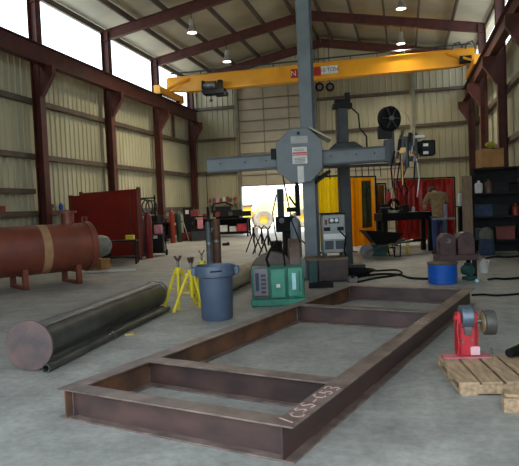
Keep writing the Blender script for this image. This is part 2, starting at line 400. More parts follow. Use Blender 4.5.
# ================================================================== STEEL FRAME ON THE FLOOR
FA = fl(59.3, 415.9); FA = _rot((-1.4952, 4.2068, 0)); FA.z = 0
sk = thing('steel_beam_frame', 'long rusty brown frame welded from I-beams lying on the concrete', 'steel frame', FA, -(.5224-YAW))
FL_, FW, FB, FD = 5.58, 1.8855, .1442, .2146
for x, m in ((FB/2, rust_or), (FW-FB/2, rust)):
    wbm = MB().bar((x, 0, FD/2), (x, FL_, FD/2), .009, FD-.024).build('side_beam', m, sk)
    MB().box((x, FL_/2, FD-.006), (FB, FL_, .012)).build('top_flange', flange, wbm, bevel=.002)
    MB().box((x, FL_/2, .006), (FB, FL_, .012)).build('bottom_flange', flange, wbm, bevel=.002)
xa, xb = FB/2+.005, FW-FB/2-.005
for y in (FB/2, .8342+FB/2, 3.6491+FB/2, FL_-FB/2):
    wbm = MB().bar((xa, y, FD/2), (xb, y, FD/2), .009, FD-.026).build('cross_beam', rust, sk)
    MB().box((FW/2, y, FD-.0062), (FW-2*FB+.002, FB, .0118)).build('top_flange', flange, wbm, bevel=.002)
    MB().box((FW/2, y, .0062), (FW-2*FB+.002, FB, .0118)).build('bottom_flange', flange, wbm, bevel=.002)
mb = MB()   # weld beads
for y in (FB/2, .8342+FB/2, 3.6491+FB/2, FL_-FB/2):
    for x in (xa+.004, xb-.004): mb.cyl((x, y-.007, .014), (x, y-.007, FD-.014), .005, n=6)
mb.build('weld_bead', steel, sk)
# chalk scrawl on the right hand flange: local x along flange width, y along the beam
def stroke(mb, pts, ox, oy, s):
    P = [Vector((ox+p[1]*s*-1.0, oy+p[0]*s, FD+.0018)) for p in pts]
    for a, b in zip(P, P[1:]): mb.bar(a, b+(b-a).normalized()*.004, .009, .0016)
GL = {'5': [(.6,1),(.05,1),(0,.55),(.4,.6),(.62,.3),(.4,0),(0,.08)], '3': [(0,.95),(.45,1),(.6,.75),(.2,.52),(.62,.3),(.4,0),(0,.06)], 'C': [(.6,.9),(.3,1),(0,.6),(.05,.2),(.35,0),(.62,.12)], 'l': [(0,0),(.35,1)], '-': [(0,.5),(.5,.52)], 'S': [(.6,.9),(.3,1),(.05,.75),(.55,.35),(.4,.02),(0,.1)]}
mb = MB()
for i, ch in enumerate('lCSS-C53'): stroke(mb, GL[ch], FW-.03+.012*math.sin(i*2.1), .06+i*.092, .09+.012*math.cos(i*1.7))
for i, ch in enumerate('l53'): stroke(mb, GL[ch], FW-.04, 3.0+i*.1, .09)
mb.build('chalk_marking', chalk, sk)

# ================================================================== PIPES ON THE LEFT
a = fl(31.5, 370.5); b = fl(156, 306.5); d = (b-a); d.z = 0; Lp = d.length; an = math.atan2(d.y, d.x)
pg = thing('steel_pipe', 'thick dark steel pipe with a round end plate lying on the concrete', 'pipe', a, an)
ZN = .24; tz = (.2-ZN)/Lp
def px_(t): return (t*Lp, 0, ZN+tz*t*Lp)
MB().tube([px_(0), px_(1)], .186, 36).build('barrel', darksteel, pg)
MB().tube([(-.02, 0, ZN), (.012, 0, ZN)], .24, 40).build('end_plate', mat('rusty end plate', (112, 86, 80), (80, 70, 70), 5., .5, .2), pg, bevel=.004)
mb = MB(); mb.tube([px_(.985), px_(1.012)], .199, 36); mb.build('end_ring', steel, pg, bevel=.004)
mb = MB(); mb.bar((.02, -.1, ZN+.156), (Lp*.97, -.1, .2+.156), .012, .006); mb.build('weld_seam', steel, pg)
a2 = fl(46, 373); b2 = fl(168, 311); d2 = b2-a2; 
tp = thing('thin_pipe', 'thin dark steel pipe lying beside the thick pipe', 'pipe', a2, math.atan2(d2.y, d2.x))
l2 = d2.length; R_ = .042
mb = MB(); n = 20; rg = []
for x, r in ((0, R_), (l2, R_), (l2, R_*.72), (0, R_*.72)): rg.append([mb.bm.verts.new((x, r*math.cos(2*PI*j/n), R_+r*math.sin(2*PI*j/n))) for j in range(n)])
for A, B in zip(rg, rg[1:]+rg[:1]):
    for j in range(n): mb.bm.faces.new((A[j], A[(j+1) % n], B[(j+1) % n], B[j]))
mb.build('wall', darksteel, tp)
mb = MB(); mb.cyl((l2*.42, 0, R_), (l2*.44, 0, R_), R_*1.12, n=20); mb.build('joint', steel, tp)
tr = MB(); tr.box((0, 0, .012), (.11, .05, .024), .4); tr.box((.03, .02, .018), (.04, .06, .036), 1.1)
o = tr.build('wood_scrap', mat('scrap tan', (190, 170, 110), (160, 140, 90), 12.), loc=fl(129.5, 335)); tag(o, 'small tan scrap on the concrete beside the thin pipe', 'scrap')

# ================================================================== BIN, JACKS
p = fl(217.5, 318.6)
bn = thing('trash_bin', 'blue grey round plastic bin standing open on the concrete', 'bin', p, YAW)
MB().lathe([(0, 0), (.195, 0), (.205, .015), (.222, .5), (.228, .56), (.262, .575), (.268, .7), (.262, .712), (.25, .71), (.222, .56), (.2, .03), (0, .03)], n=40).build('body', canm, bn)
for s in (-1, 1):
    mb = MB(); mb.prism([(s*.25, .70), (s*.31, .69), (s*.315, .6), (s*.255, .585)], -.09, .09, FACE.copy()); mb.build('handle', canm, bn, bevel=.012)
MB().prism([(x, z) for x, z in ((-.075, .64), (.075, .646), (.08, .655), (.07, .665), (-.07, .66), (-.08, .65))], .262, .270, Matrix.Rotation(.1, 4, 'Z') @ FACE).build('moulded_slot', blackm, bn)
def jack(px, py, rz, lab, first=None):
    q = fl(px, py)
    if first: return dup(first, q, rz, lab)
    t = thing('pipe_jack_stand', lab, 'jack stand', q, rz, 'yellow pipe jack stands')
    for i in range(3):
        a = 2*PI*i/3; mb = MB(); mb.tube([(.27*math.cos(a), .27*math.sin(a), .02), (.05*math.cos(a), .05*math.sin(a), .55)], .023, 8); mb.box((.27*math.cos(a), .27*math.sin(a), .01), (.05, .05, .02), a)
        mb.build('leg', yellow, t)
    mb = MB(); mb.cyl((0, 0, .2), (0, 0, .6), .03, n=14); mb.cyl((0, 0, .5), (0, 0, .6), .052, n=14); mb.build('post', yellow, t)
    mb = MB()
    for i in range(3):
        a = 2*PI*i/3; mb.bar((.02*math.cos(a), .02*math.sin(a), .26), (.16*math.cos(a), .16*math.sin(a), .28), .02, .012)
    mb.build('brace', yellow, t)
    mb = MB(); mb.cyl((0, 0, .6), (0, 0, .7), .018, n=10); s = mb.build('screw', steel, t)
    mb = MB(); mb.bar((-.05, 0, .77), (0, 0, .69), .06, .016); mb.bar((.05, 0, .77), (0, 0, .69), .06, .016); mb.build('v_head', rust, t)
    return t
j0 = jack(180, 307, .6+YAW, 'yellow pipe jack stand nearest the thick dark pipe')
jack(193, 311, 1.25+YAW, 'yellow pipe jack stand beside the left edge of the bin', j0)
jack(203.5, 296, .2+YAW, 'yellow pipe jack stand half hidden behind the bin', j0)

# pale pipe and gas bottles behind the bin
a = fl(224, 293); b = fl(268, 272); d = b-a; L3 = d.length
pp = thing('coated_pipe', 'pale coated pipe lying on the floor behind the bin', 'pipe', a, math.atan2(d.y, d.x))
mb = MB(); mb.tube([(-.3, 0, .19), (L3+.6, 0, .19)], .19, 32); mb.build('barrel', tanpipe, pp)
MB().tube([(-.31, 0, .19), (-.26, 0, .19)], .195, 32).build('end_band', steel, pp)
def bottle(name, lab, px, py, h, r, body, cap=None, grp='gas bottles', shoulder=None, D=None):
    q = fl(px, py) if D is None else at(px, py, D); q.z = 0
    t = thing(name, lab, 'gas bottle', q, YAW, grp)
    MB().lathe([(0, 0), (r*.9, 0), (r, .02), (r, h*.82), (r*.93, h*.87), (r*.7, h*.92), (r*.4, h*.95), (r*.3, h*.96), (0, h*.96)], n=22).build('body', body, t)
    if shoulder: MB().lathe([(r*1.01, h*.72), (r*1.01, h*.83), (r*.94, h*.88)], n=22).build('colour_band', shoulder, t)
    mb = MB(); mb.cyl((0, 0, h*.95), (0, 0, h*1.02), r*.22, n=10); mb.cyl((0, 0, h*1.02), (0, 0, h*1.035), r*.4, n=10); mb.cyl((0, -r*.5, h*.99), (0, 0, h*.99), r*.13, n=8); mb.build('valve', cap or steel, t)
    return t
def upright(lab, px, py, h, r, m):
    q = fl(px, py); t = thing('upright_pipe', lab, 'pipe', q, YAW, 'upright pipes behind the bin')
    MB().lathe([(0, 0), (r, 0), (r, h), (r*.85, h), (r*.85, h-.06), (0, h-.06)], n=24).build('barrel', m, t); MB().lathe([(r, h*.62), (r*1.05, h*.62), (r*1.05, h*.66), (r, h*.66)], n=24).build('collar', steel, t)
    return t
u1 = upright('slim grey steel pipe standing upright just behind the bin', 210.8, 281.5, 1.2, .062, gryb)
u2 = upright('brown rusty steel pipe standing upright behind the bin, right of the grey one', 218.2, 279.5, 1.24, .088, mat('brown pipe rust', (112, 78, 56), (84, 58, 44), 5., .6))
MB().tube([(-.05+.03*math.cos(t), -.095, 1.02+.04*math.sin(t)) for t in [PI*.5+i*PI/10 for i in range(11)]], .008, 6).build('chalk_mark', white, u2)
mb = MB(); mb.box((0, 0, 1.25), (.05, .05, .14)); mb.cyl((0, 0, 1.3), (.0, 0, 1.5), .02, n=8); mb.build('torch_stub', blackm, u1)

# ================================================================== GREEN DRIVE UNIT
p = fl(279, 306); 
gu = thing('roller_drive_unit', 'green motor drive unit with three boxes on its front and steel wheels behind', 'machine', p, YAW-.02)
mb = MB(); mb.box((0, .32, .05), (.8, .62, .1)); mb.box((0, .3, .32), (.77, .5, .46)); mb.build('housing', green, gu, bevel=.012)
for i, (x, m) in enumerate(((-.245, greyp), (.0, green), (.25, green))):
    mb = MB(); mb.box((x, .01, .35-.015*(i == 1)), (.21, .14, .42)); c = mb.build('front_box', m, gu, bevel=.01)
    if i == 0:
        mb = MB()
        for z in (.22, .28, .34, .40, .46): mb.box((x+.035, -.065, z), (.07, .012, .035))
        mb.build('breaker_row', greyd, c); MB().box((x-.055, -.064, .37), (.05, .01, .26)).build('nameplate', mat('navy plate', (54, 58, 84), (44, 48, 72), 8.), c)
        MB().box((x, -.064, .16), (.2, .008, .025)).build('strip', rust_or, c)
    if i == 1: MB().box((x+.0, -.064, .305), (.055, .008, .05)).build('label', paper, c)
    if i == 2:
        MB().box((x-.02, -.064, .36), (.055, .008, .24)).build('label', mat('pale cyan label', (176, 214, 222), (160, 196, 206), 10.), c)
        MB().box((x+.06, -.064, .36), (.02, .012, .3)).build('vent', teal, c)
mb = MB(); mb.cyl((-.07, .66, .37), (-.07, .84, .37), .37, n=40); mb.cyl((-.07, .6, .37), (-.07, .9, .37), .07, n=16); mb.build('wheel', mat('worn steel wheel', (104, 84, 74), (78, 62, 56), 4., .55), gu, bevel=.01)
for x, y, r, wd in ((.28, .95, .46, .17),):
    mb = MB(); mb.cyl((x-wd/2, y, r*1.0), (x+wd/2, y, r*1.0), r, n=36); mb.cyl((x-wd/2-.03, y, r), (x+wd/2+.03, y, r), .07, n=16)
    mb.build('wheel', mat('worn steel wheel', (104, 84, 74), (78, 62, 56), 4., .55), gu, bevel=.01)
mb = MB(); mb.tube([(-.12, .25, .54), (-.16, .3, .66), (-.1, .5, .78), (0, .7, .9)], .02); mb.tube([(.12, .3, .54), (.1, .4, .75), (.14, .6, .95)], .014); mb.build('hose', black, gu)

# ================================================================== COLUMN AND BOOM MANIPULATOR
p = fl(310.6, 281); KD = dist(p); KM = 11.75/KD; ZFL = 1.45*(KM-1)/KM
p = CO + (p-CO)*KM + CR*.04; p.z = 1.45*(1-KM)
mn = thing('welding_manipulator', 'grey blue column and boom welding manipulator in the middle of the hall', 'welding machine', p, YAW-.10)
mn.scale = (KM, KM, KM)
mb = MB(); mb.box((0, 0, 3.0+ZFL/2), (.24, .26, 6.0-ZFL)); mb.build('column', greyb, mn, bevel=.01)
mb = MB(); mb.box((.145, .02, 3.0+ZFL/2), (.05, .12, 6.0-ZFL)); mb.build('rack', greyd, mn)
mb = MB(); mb.box((0, .28, ZFL+.03), (1.0, .7, .06)); mb.box((-.05, .18, ZFL+.2), (.5, .5, .34)); mb.build('base', mat('pale grey base', (146, 150, 148), (124, 128, 128), 5., .5), mn, bevel=.01)
oc = [(-.15-.42, -.27), (-.15-.16, -.49), (-.15+.19, -.49), (-.15+.42, -.26), (-.15+.42, .25), (-.15+.18, .49), (-.15-.16, .49), (-.15-.42, .24)]
ZB = 2.36
mb = MB(); mb.prism([(x, ZB+z) for x, z in oc], .36, .42, FACE.copy()); cv = mb.build('carriage_cover', greyb, mn, bevel=.008)
mb = MB(); mb.prism([(x*.86-.02, ZB+z*.86) for x, z in oc], -.32, .36, FACE.copy()); mb.build('carriage', greyd, mn)
mb = MB(); mb.box((-.14, -.424, ZB+.285), (.31, .008, .13)); mb.build('name_plate', mat('dull plate', (168, 170, 164), (150, 152, 148), 8.), cv)
lb = MB().box((-.14, -.424, ZB+.0), (.27, .008, .3)).build('notice', paper, cv)
for z, h in ((.045, .03), (.01, .016)): MB().box((-.14, -.43, ZB+z), (.26, .006, h)).build('notice_stripe', redp, lb)
for z in (.115, .09, -.05, -.075, -.1, -.125): MB().box((-.14-.01*(z > 0), -.43, ZB+z), (.2, .006, .01)).build('notice_text', greyp, lb)
MB().box((-.135, -.426, ZB-.345), (.115, .006, .3)).build('paper_strip', paper, cv)
MB().cyl((-.15, -.42, ZB+.4), (-.15, -.46, ZB+.4), .03, n=12).build('bolt', blackm, cv)
MB().bar((.03, -.14, ZB+.5), (.43, -.1, ZB+.27), .5, .03).build('top_guard', mat('tan guard', (176, 168, 140), (156, 148, 122), 4., .5), mn)
MB().bar((.12, -.14, ZB-.5), (.38, -.1, ZB-.3), .4, .05).build('lower_guard', blackm, mn)
TL = .024
bA = Vector((-1.9, -.16, ZB-.085-.01)); bB = Vector((1.42, -.16, ZB-.085+.055))
mb = MB(); mb.bar(bA, bB, .2, .24); bo = mb.build('boom', greyb, mn, bevel=.006)
up = Vector((0, 0, 1))
mb = MB(); mb.bar(bA+up*.125, bB+up*.125, .24, .035); mb.bar(bA-up*.125, bB-up*.125, .24, .035); mb.build('slide_rail', greyd, bo)
for t in (.08, .22, .34, .7, .84, .94):
    q = bA.lerp(bB, t); MB().cyl(q+Vector((0, -.1, .02)), q+Vector((0, -.112, .02)), .014, n=8).build('bolt', blackm, bo)
MB().box((-.63, -.2, ZB+.06), (.09, .26, .2)).build('end_stop', blackm, mn)
MB().tube([(-1.93, -.16, ZB-.2), (-1.93, -.16, ZB-.75), (-1.9, -.16, ZB-1.25)], .008, 6).build('cable', black, mn)
MB().tube([(-.5, -.2, ZB-.2), (-.42, -.22, ZB-.7), (-.34, -.22, ZB-1.2), (-.2, -.25, ZB-1.6)], .014, 6).build('cable', black, mn)
# weld head at the boom's right end
hx = 1.42
mb = MB(); mb.box((hx+.04, -.16, ZB+.02), (.1, .26, .4)); mb.box((hx+.12, -.16, ZB+.12), (.1, .12, .7)); mb.cyl((hx+.0, -.2, ZB+.34), (hx+.0, -.2, ZB+.6), .05, n=12); mb.build('head_slide', greyd, mn)
rc = (1.5, -.3, 2.95)
rl = MB().lathe([(0, -.04), (.1, -.04), (.12, -.05), (.205, -.06), (.222, -.05), (.222, .05), (.205, .06), (.12, .06), (.1, .05), (0, .05)], n=36, M=Matrix.Translation(rc) @ Matrix.Rotation(.5, 4, 'Z') @ Matrix.Rotation(PI/2, 4, 'X')).build('wire_reel', black, mn)
mb = MB(); M_ = Matrix.Translation(rc) @ Matrix.Rotation(.5, 4, 'Z') @ Matrix.Rotation(PI/2, 4, 'X')
for i in range(6):
    a = PI*i/3; mb.bar(M_ @ Vector((.05*math.cos(a), .05*math.sin(a), .066)), M_ @ Vector((.2*math.cos(a), .2*math.sin(a), .085)), .03, .012)
mb.build('reel_spoke', greyd, rl)
MB().tube([M_ @ Vector((0, 0, .05)), M_ @ Vector((0, 0, .1))], .04, 14).build('hub', greyp, rl)
mb = MB(); mb.bar((rc[0]-.02, rc[1]+.12, rc[2]), (hx-.02, -.2, ZB+.5), .07, .05); mb.bar((hx-.12, -.2, ZB+.36), (hx+.12, -.2, ZB+.36), .2, .22); mb.build('reel_bracket', blackm, mn)
mb = MB(); mb.box((1.78, -.22, ZB-.02), (.2, .2, .3)); mb.box((1.74, -.3, ZB+.14), (.14, .14, .22)); mb.cyl((1.7, -.3, ZB-.5), (1.7, -.3, ZB+.28), .03, n=10); mb.cyl((1.78, -.36, ZB-.3), (1.78, -.36, ZB+.2), .045, n=12); mb.box((1.92, -.2, ZB+.06), (.16, .1, .5)); mb.build('wire_feeder', greyd, mn, bevel=.01)
for x, z, h, m in ((1.64, .1, .2, blackm), (1.72, -.1, .16, greyp), (1.82, .22, .18, blackm), (1.86, .0, .14, steel), (1.7, .3, .12, olive), (1.9, -.16, .12, greyp), (1.6, -.08, .12, rust)):
    MB().cyl((x, -.38, ZB+z-h/2), (x+.03, -.38, ZB+z+h/2), .03, n=10).build('fitting', m, mn)
mb = MB(); mb.box((1.7, -.36, ZB+.0), (.12, .08, .1)); mb.box((1.86, -.34, ZB-.06), (.08, .08, .1)); mb.cyl((1.62, -.34, ZB-.04), (1.95, -.34, ZB-.04), .02, n=8); mb.cyl((1.7, -.34, ZB-.04), (1.7, -.34, ZB-.62), .018, n=8); mb.build('torch', mat('brass', (176, 140, 84), (150, 116, 66), 6., .35, .6), mn)
mb = MB(); mb.box((2.17, -.2, ZB+.03), (.25, .3, .27)); mb.cyl((1.99, -.2, ZB+.05), (2.1, -.2, ZB+.05), .11, n=18); mt = mb.build('drive_motor', blackm, mn, bevel=.02)
for z in (.08, -.06): MB().box((2.12, -.355, ZB+z), (.09, .008, .05)).build('motor_label', paper, mt)
MB().box((2.02, -.24, ZB+.24), (.2, .14, .05)).build('white_cap', white, mn, bevel=.01)
mb = MB()
mb.tube([(rc[0]+.2, rc[1]-.05, rc[2]+.14), (1.82, -.34, ZB+.62), (1.93, -.34, ZB+.36), (1.9, -.34, ZB-.1)], .013, 6)
mb.build('wire_conduit', tanpipe, mn)
mb = MB()
mb.tube([(1.58, -.3, ZB), (1.5, -.32, ZB-.3), (1.52, -.32, ZB-.65), (1.66, -.34, ZB-.75), (1.74, -.34, ZB-.5)], .016, 6)
mb.tube([(1.66, -.3, ZB-.2), (1.6, -.3, ZB-.55), (1.72, -.3, ZB-.85), (1.9, -.3, ZB-.6), (1.93, -.3, ZB-.2)], .014, 6)
mb.tube([(1.78, -.3, ZB-.3), (1.7, -.3, ZB-.5), (1.78, -.3, ZB-.72), (1.7, -.3, ZB-.95), (1.62, -.3, ZB-1.15)], .014, 6)
mb.build('hose', black, mn)
MB().tube([(1.96, -.3, ZB-.15), (2.0, -.3, ZB-.5), (1.95, -.3, ZB-.85)], .01, 6).build('hose', white, mn)
MB().tube([(1.6, -.35, ZB-.1), (1.54, -.35, ZB-.5), (1.5, -.35, ZB-1.0)], .01, 6).build('hose', redbot, mn)

# second manipulator behind
p = fl(348, 264); p = at(347.5, 262, 13.3); p.z = 0
m2 = thing('welding_column', 'dark grey welding column with a motor on top behind the boom', 'welding machine', p, YAW)
mb = MB(); mb.box((0, 0, 1.78), (.22, .22, 3.56)); mb.build('column', greyd, m2, bevel=.008)
MB().box((-.13, 0, 1.78), (.04, .1, 3.5)).build('rack', mat('brown rack', (96, 78, 62), (76, 60, 48), 6.), m2)
mb = MB(); mb.box((0, 0, 3.6), (.42, .3, .1)); mb.cyl((-.16, 0, 3.68), (.1, 0, 3.68), .08, n=14); mb.box((.12, 0, 3.76), (.12, .16, .26)); mb.build('top_motor', blackm, m2, bevel=.01)
MB().prism([(-.42, 2.58), (-.2, 2.78), (.22, 2.8), (.48, 2.62), (.5, 2.5), (-.42, 2.5)], -.22, .22, FACE.copy()).build('saddle', greyd, m2, bevel=.02)
mb = MB(); mb.box((0, 0, .05), (.7, .6, .1)); mb.build('base', greyd, m2, bevel=.01)
MB().tube([(.16, -.1, 3.58), (.34, -.1, 3.4), (.36, -.1, 3.1), (.5, -.12, 2.9), (.5, -.12, 2.5)], .018, 6).build('cable', black, m2)
mb = MB(); mb.box((0, -.2, 2.26), (2.6, .08, .06)); mb.build('hanger_arm', greyd, m2)
for x in (-.5, -.36, .22, .36, .5, .62, .76):
    MB().tube([(x, -.2, 2.24), (x+.01, -.2, 2.0)], .01, 6).build('hook', blackm, m2)

# welder power source on its steel plinth
p = fl(331, 282); Dw = dist(p); sw = Dw/FOC
pl = thing('steel_plinth', 'brown steel box with a teal end carrying the grey welder', 'plinth', p, YAW)
mb = MB(); mb.box((.06, .3, .205), (.56, .5, .39)); mb.build('box', rust, pl, bevel=.01)
mb = MB(); mb.box((-.31, .3, .2), (.16, .46, .4)); mb.build('end_box', teal, pl, bevel=.01)
mb = MB(); mb.box((-.05, .28, .425), (.78, .52, .05)); mb.build('top_plate', mat('dirty board', (126, 104, 82), (100, 82, 66), 6., .7), pl)
p2 = p.copy(); p2.z = .45
o = MB().box((0, 0, .045), (.42, .14, .09)).build('steel_bar', blackm, loc=fl(321, 287.5)); o.rotation_euler = (0, 0, YAW); tag(o, 'short dark steel bar lying on the floor below the plinth', 'steel bar')
wd = thing('welding_power_source', 'grey welding power source with dials standing on the brown plinth', 'welder', p2+CR*.10, YAW)
mb = MB(); mb.box((0, .3, .45), (.42, .5, .72)); mb.build('case', mat('welder grey', (150, 154, 152), (132, 136, 136), 5., .4), wd, bevel=.025)
MB().box((0, .3, .825), (.44, .52, .03)).build('top_cover', blackm, wd, bevel=.01)
mb = MB()
for x in (-.04, .05): MB().cyl((x, .05, .70), (x, .035, .70), .034, n=14).build('dial', white, wd)
MB().box((0, .046, .69), (.2, .012, .1)).build('meter_panel', greyd, wd)
for x in (-.13, .12): MB().box((x, .046, .54), (.12, .012, .07)).build('socket', blackm, wd)
MB().box((-.15, .046, .67), (.05, .012, .1)).build('switch', redbot, wd)
MB().box((0, .044, .4), (.4, .016, .1)).build('front_band', paper, wd)
for x in (-.1, .1): MB().box((x, .046, .24), (.16, .012, .16)).build('vent', greyd, wd)
for x in (-.17, .17):
    for y in (.1, .5): MB().box((x, y, .045), (.05, .06, .09)).build('foot', greyd, wd)
mb = MB(); mb.tube([(.1, .03, .5), (.2, -.03, .38), (.17, -.0, .12), (.2, .06, .02)], .016, 6); mb.build('cable', black, wd)

# ================================================================== TANK ON THE LEFT
te = at(88, 247, 13.0)                      # centre of the tank's right end
ta = math.atan2(.80, .60)
tk = thing('steel_tank', 'red oxide cylindrical tank with a tan band lying on two low stands', 'tank', (te.x, te.y, 0), ta)
TR, TZ = .51, .76
MB().lathe([(0, -4.6), (TR*.6, -4.55), (TR*.95, -4.42), (TR, -4.3), (TR, 0), (TR-.02, 0)], n=48, M=Matrix.Translation((0, 0, TZ)) @ Matrix.Rotation(PI/2, 4, 'Y')).build('shell', tankm, tk)
MB().tube([(-.1, 0, TZ), (.03, 0, TZ)], TR+.03, 48).build('end_flange', tankm, tk, bevel=.01)
MB().tube([(-1.12, 0, TZ), (-.95, 0, TZ)], TR+.004, 48, False).build('band', bandm, tk)
MB().lathe([(0, .5), (.1, .49), (.2, .42), (.24, .3), (.24, .0), (0, 0)], n=28, M=Matrix.Translation((.03, 0, TZ-.02)) @ Matrix.Rotation(PI/2, 4, 'Y')).build('end_cap', mat('grey cap', (132, 130, 120), (104, 102, 94), 6., .5), tk)
mb = MB(); mb.cyl((-.42, 0, TZ+TR-.06), (-.42, 0, TZ+TR+.22), .13, n=22); mb.cyl((-.42, 0, TZ+TR+.22), (-.42, 0, TZ+TR+.27), .19, n=26); mb.build('nozzle', tankm, tk)
mb = MB(); mb.tube([(-.1, 0, TZ+TR), (-.1, 0, TZ+TR+.12), (.0, 0, TZ+TR+.12), (.0, 0, TZ+TR)], .02); mb.build('lifting_lug', tankm, tk)
for x in (-.4, -1.5, -2.9):
    mb = MB()
    for y in (-.4, .4): mb.box((x, y, .2), (.1, .1, .4))
    mb.box((x, 0, .03), (.1, .9, .06)); mb.box((x, 0, .3), (.08, .8, .1)); mb.build('stand', tankm, tk)
o = thing('cardboard_box', 'small open cardboard box on the floor at the end of the red oxide tank', 'box', fl(103, 269), ta+.2)
mb = MB(); mb.box((0, 0, .14), (.3, .26, .26)); mb.build('body', cardboard, o); mb = MB(); mb.bar((.15, 0, .27), (.24, 0, .22), .26, .008, up=(0, 0, 1)); mb.build('flap', cardboard, o)
o = MB().tube([(-.5, -.1, .025), (-.2, 0, .03), (.1, .03, .03), (.5, .0, .03), (.75, .1, .025)], .03, 8).build('white_hose', mat('white hose', (200, 198, 190), (180, 178, 170), 8.), loc=fl(104, 273.)+Vector((0, 0, .004))); o.rotation_euler = (0, 0, YAW); tag(o, 'pale hose lying on the floor in front of the small cardboard box', 'hose')

# ================================================================== RED SHEET SCREEN, TABLE, LEFT WALL GEAR
a = at(70, 198, 20.2); b = at(137.5, 191, 18.); a.z = b.z = 0; d = b-a; Ls = d.length
rs = thing('red_screen', 'tall dark red sheet metal screen standing out from the left wall behind the tank', 'screen', a, math.atan2(d.y, d.x))
MB().box((Ls/2, 0, 1.06), (Ls-.1, .05, 1.96)).build('sheet', redpanel, rs)
for x in (.04, Ls-.04): MB().box((x, 0, 1.06), (.1, .1, 2.12)).build('post', redpost, rs)
MB().box((Ls-.35, -.04, 1.05), (.06, .04, 1.9)).build('stiffener', redpost, rs)
for z in (2.06, .06): MB().box((Ls/2, 0, z), (Ls, .08, .06)).build('rail', redpanel, rs)
a = at(80.5, 194, 21.2); b = at(139, 188.5, 19.2); a.z = b.z = 0; d = b-a; Ls = d.length
rs2 = thing('red_screen', 'second red sheet screen seen just above the top edge of the tall red screen', 'screen', a, math.atan2(d.y, d.x))
MB().box((Ls/2, 0, 1.16), (Ls-.1, .05, 2.1)).build('sheet', redpanel, rs2)
for x in (.04, Ls-.04): MB().box((x, 0, 1.13), (.1, .1, 2.26)).build('post', redpost, rs2)
tb = thing('steel_table', 'small dark steel table in front of the tall red screen', 'table', fl(123, 264), YAW+.1)
MB().box((0, 0, .66), (.86, .6, .04)).build('tabletop', blackm, tb)
for x in (-.4, .4):
    for y in (-.26, .26): MB().box((x, y, .32), (.045, .045, .64)).build('leg', blackm, tb)
MB().box((0, .0, .2), (.78, .5, .03)).build('lower_shelf', blackm, tb)
q = tb.location + CR*.24; o = thing('yellow_case', 'small yellow case sitting on the dark steel table', 'case', (q.x, q.y, .68), YAW)
MB().box((0, 0, .07), (.24, .18, .13)).build('body', yellow, o, bevel=.015); MB().tube([(-.06, 0, .13), (-.05, 0, .17), (.05, 0, .17), (.06, 0, .13)], .012).build('handle', blackm, o)
o = MB().lathe([(0, 0), (.13, 0), (.14, .32), (0, .32)], n=18).build('dark_bucket', blackm, loc=fl(107, 263)); tag(o, 'dark bucket between the tank end and the steel table', 'bucket')
bottle('gas_bottle', 'dark red gas bottle standing right beside the end of the tall red screen', 149.7, 258, 1.5, .115, redbot, steel, 'left wall gas bottles')
bottle('gas_bottle', 'bright red gas bottle by the left wall beside the dark green bottle', 173.2, 243, 1.55, .11, orbot, steel, 'left wall gas bottles')
bottle('gas_bottle', 'dark green gas bottle by the left wall right of the bright red one', 179.6, 242, 1.4, .115, grnbot, steel, 'left wall gas bottles')
bottle('gas_bottle', 'dark bottle standing left of the dark red bottle by the red screen', 144.0, 256, 1.3, .1, gryb, steel, 'left wall gas bottles')
ct = thing('welding_cart', 'dark cart with pink papers standing by the dark red gas bottle', 'cart', fl(159, 255.5), YAW)
mb = MB(); mb.box((0, 0, .12), (.5, .4, .06)); mb.tube([(-.22, .15, .12), (-.22, .15, 1.1), (.22, .15, 1.1), (.22, .15, .12)], .022); mb.build('frame', blackm, ct)
MB().box((-.02, 0, .42), (.4, .34, .54)).build('case', blackm, ct, bevel=.02)
for x in (-.25, .25): MB().cyl((x-.03, .05, .1), (x+.03, .05, .1), .1, n=18).build('wheel', black, ct)
MB().box((-.06, -.18, .62), (.13, .01, .1)).build('label', white, ct)
MB().box((.02, 0, .86), (.26, .2, .3)).build('paper_bundle', pinkm, ct, bevel=.03)
def hose_coil(px, py, D, r, m, lab, zmul=1.):
    q = at(px, py, D); mb = MB(); P = []
    for i in range(64):
        a = i*.62; rr = r*(.8+.2*math.sin(i*1.3)); P.append((rr*math.cos(a)*.8, .05*math.sin(i*.9), rr*math.sin(a)*zmul))
    mb.tube(P, .022, 6); o = mb.build('hose_coil', m, loc=q); o.rotation_euler = (0, 0, YAW); tag(o, lab, 'hose', 'hose coils'); return o
rk = thing('hose_rack', 'dark pipe rack with hoses behind the dark red gas bottle', 'rack', fl(148, 252)+CF*.4-Vector((0, 0, (fl(148, 252)+CF*.4).z)), YAW)
mb = MB()
for x in (-.28, .26): mb.cyl((x, 0, 0), (x, 0, 2.05), .03, n=8)
mb.cyl((-.3, 0, 1.95), (.3, 0, 1.95), .025, n=8); mb.box((0, 0, .03), (.8, .4, .06)); mb.build('frame', blackm, rk)
mb = MB()
for k in range(3):
    P = [(.2*math.cos(i*.5)+(k-1)*.14, -.06+.02*math.sin(i), 1.62+.3*math.sin(i*.5)*(1-.1*k)) for i in range(26)]; mb.tube(P, .025, 6)
mb.build('hose', grnbot, rk)
MB().tube([(-.32, -.1, 1.8), (-.36, -.12, 1.4), (-.3, -.1, 1.05)], .05, 8).build('pale_hose', mat('pale cyan hose', (186, 206, 200), (166, 186, 180), 8.), rk)
bp = thing('bent_sheet', 'pale bent sheet leaning near the left wall beside the green bottle', 'metal sheet', fl(187, 241), YAW)
MB().bar((-.24, 0, 1.3), (.1, 0, .02), .22, .02).build('sheet', mat('pale sheet', (176, 172, 160), (150, 146, 136), 5.), bp)
MB().box((-.02, .1, .2), (.5, .12, .4)).build('block', redpost, bp, bevel=.02)
cb = thing('steel_cabinet', 'black steel cabinet with a white notice by the left corner column', 'cabinet', fl(189.5, 239.5), YAW)
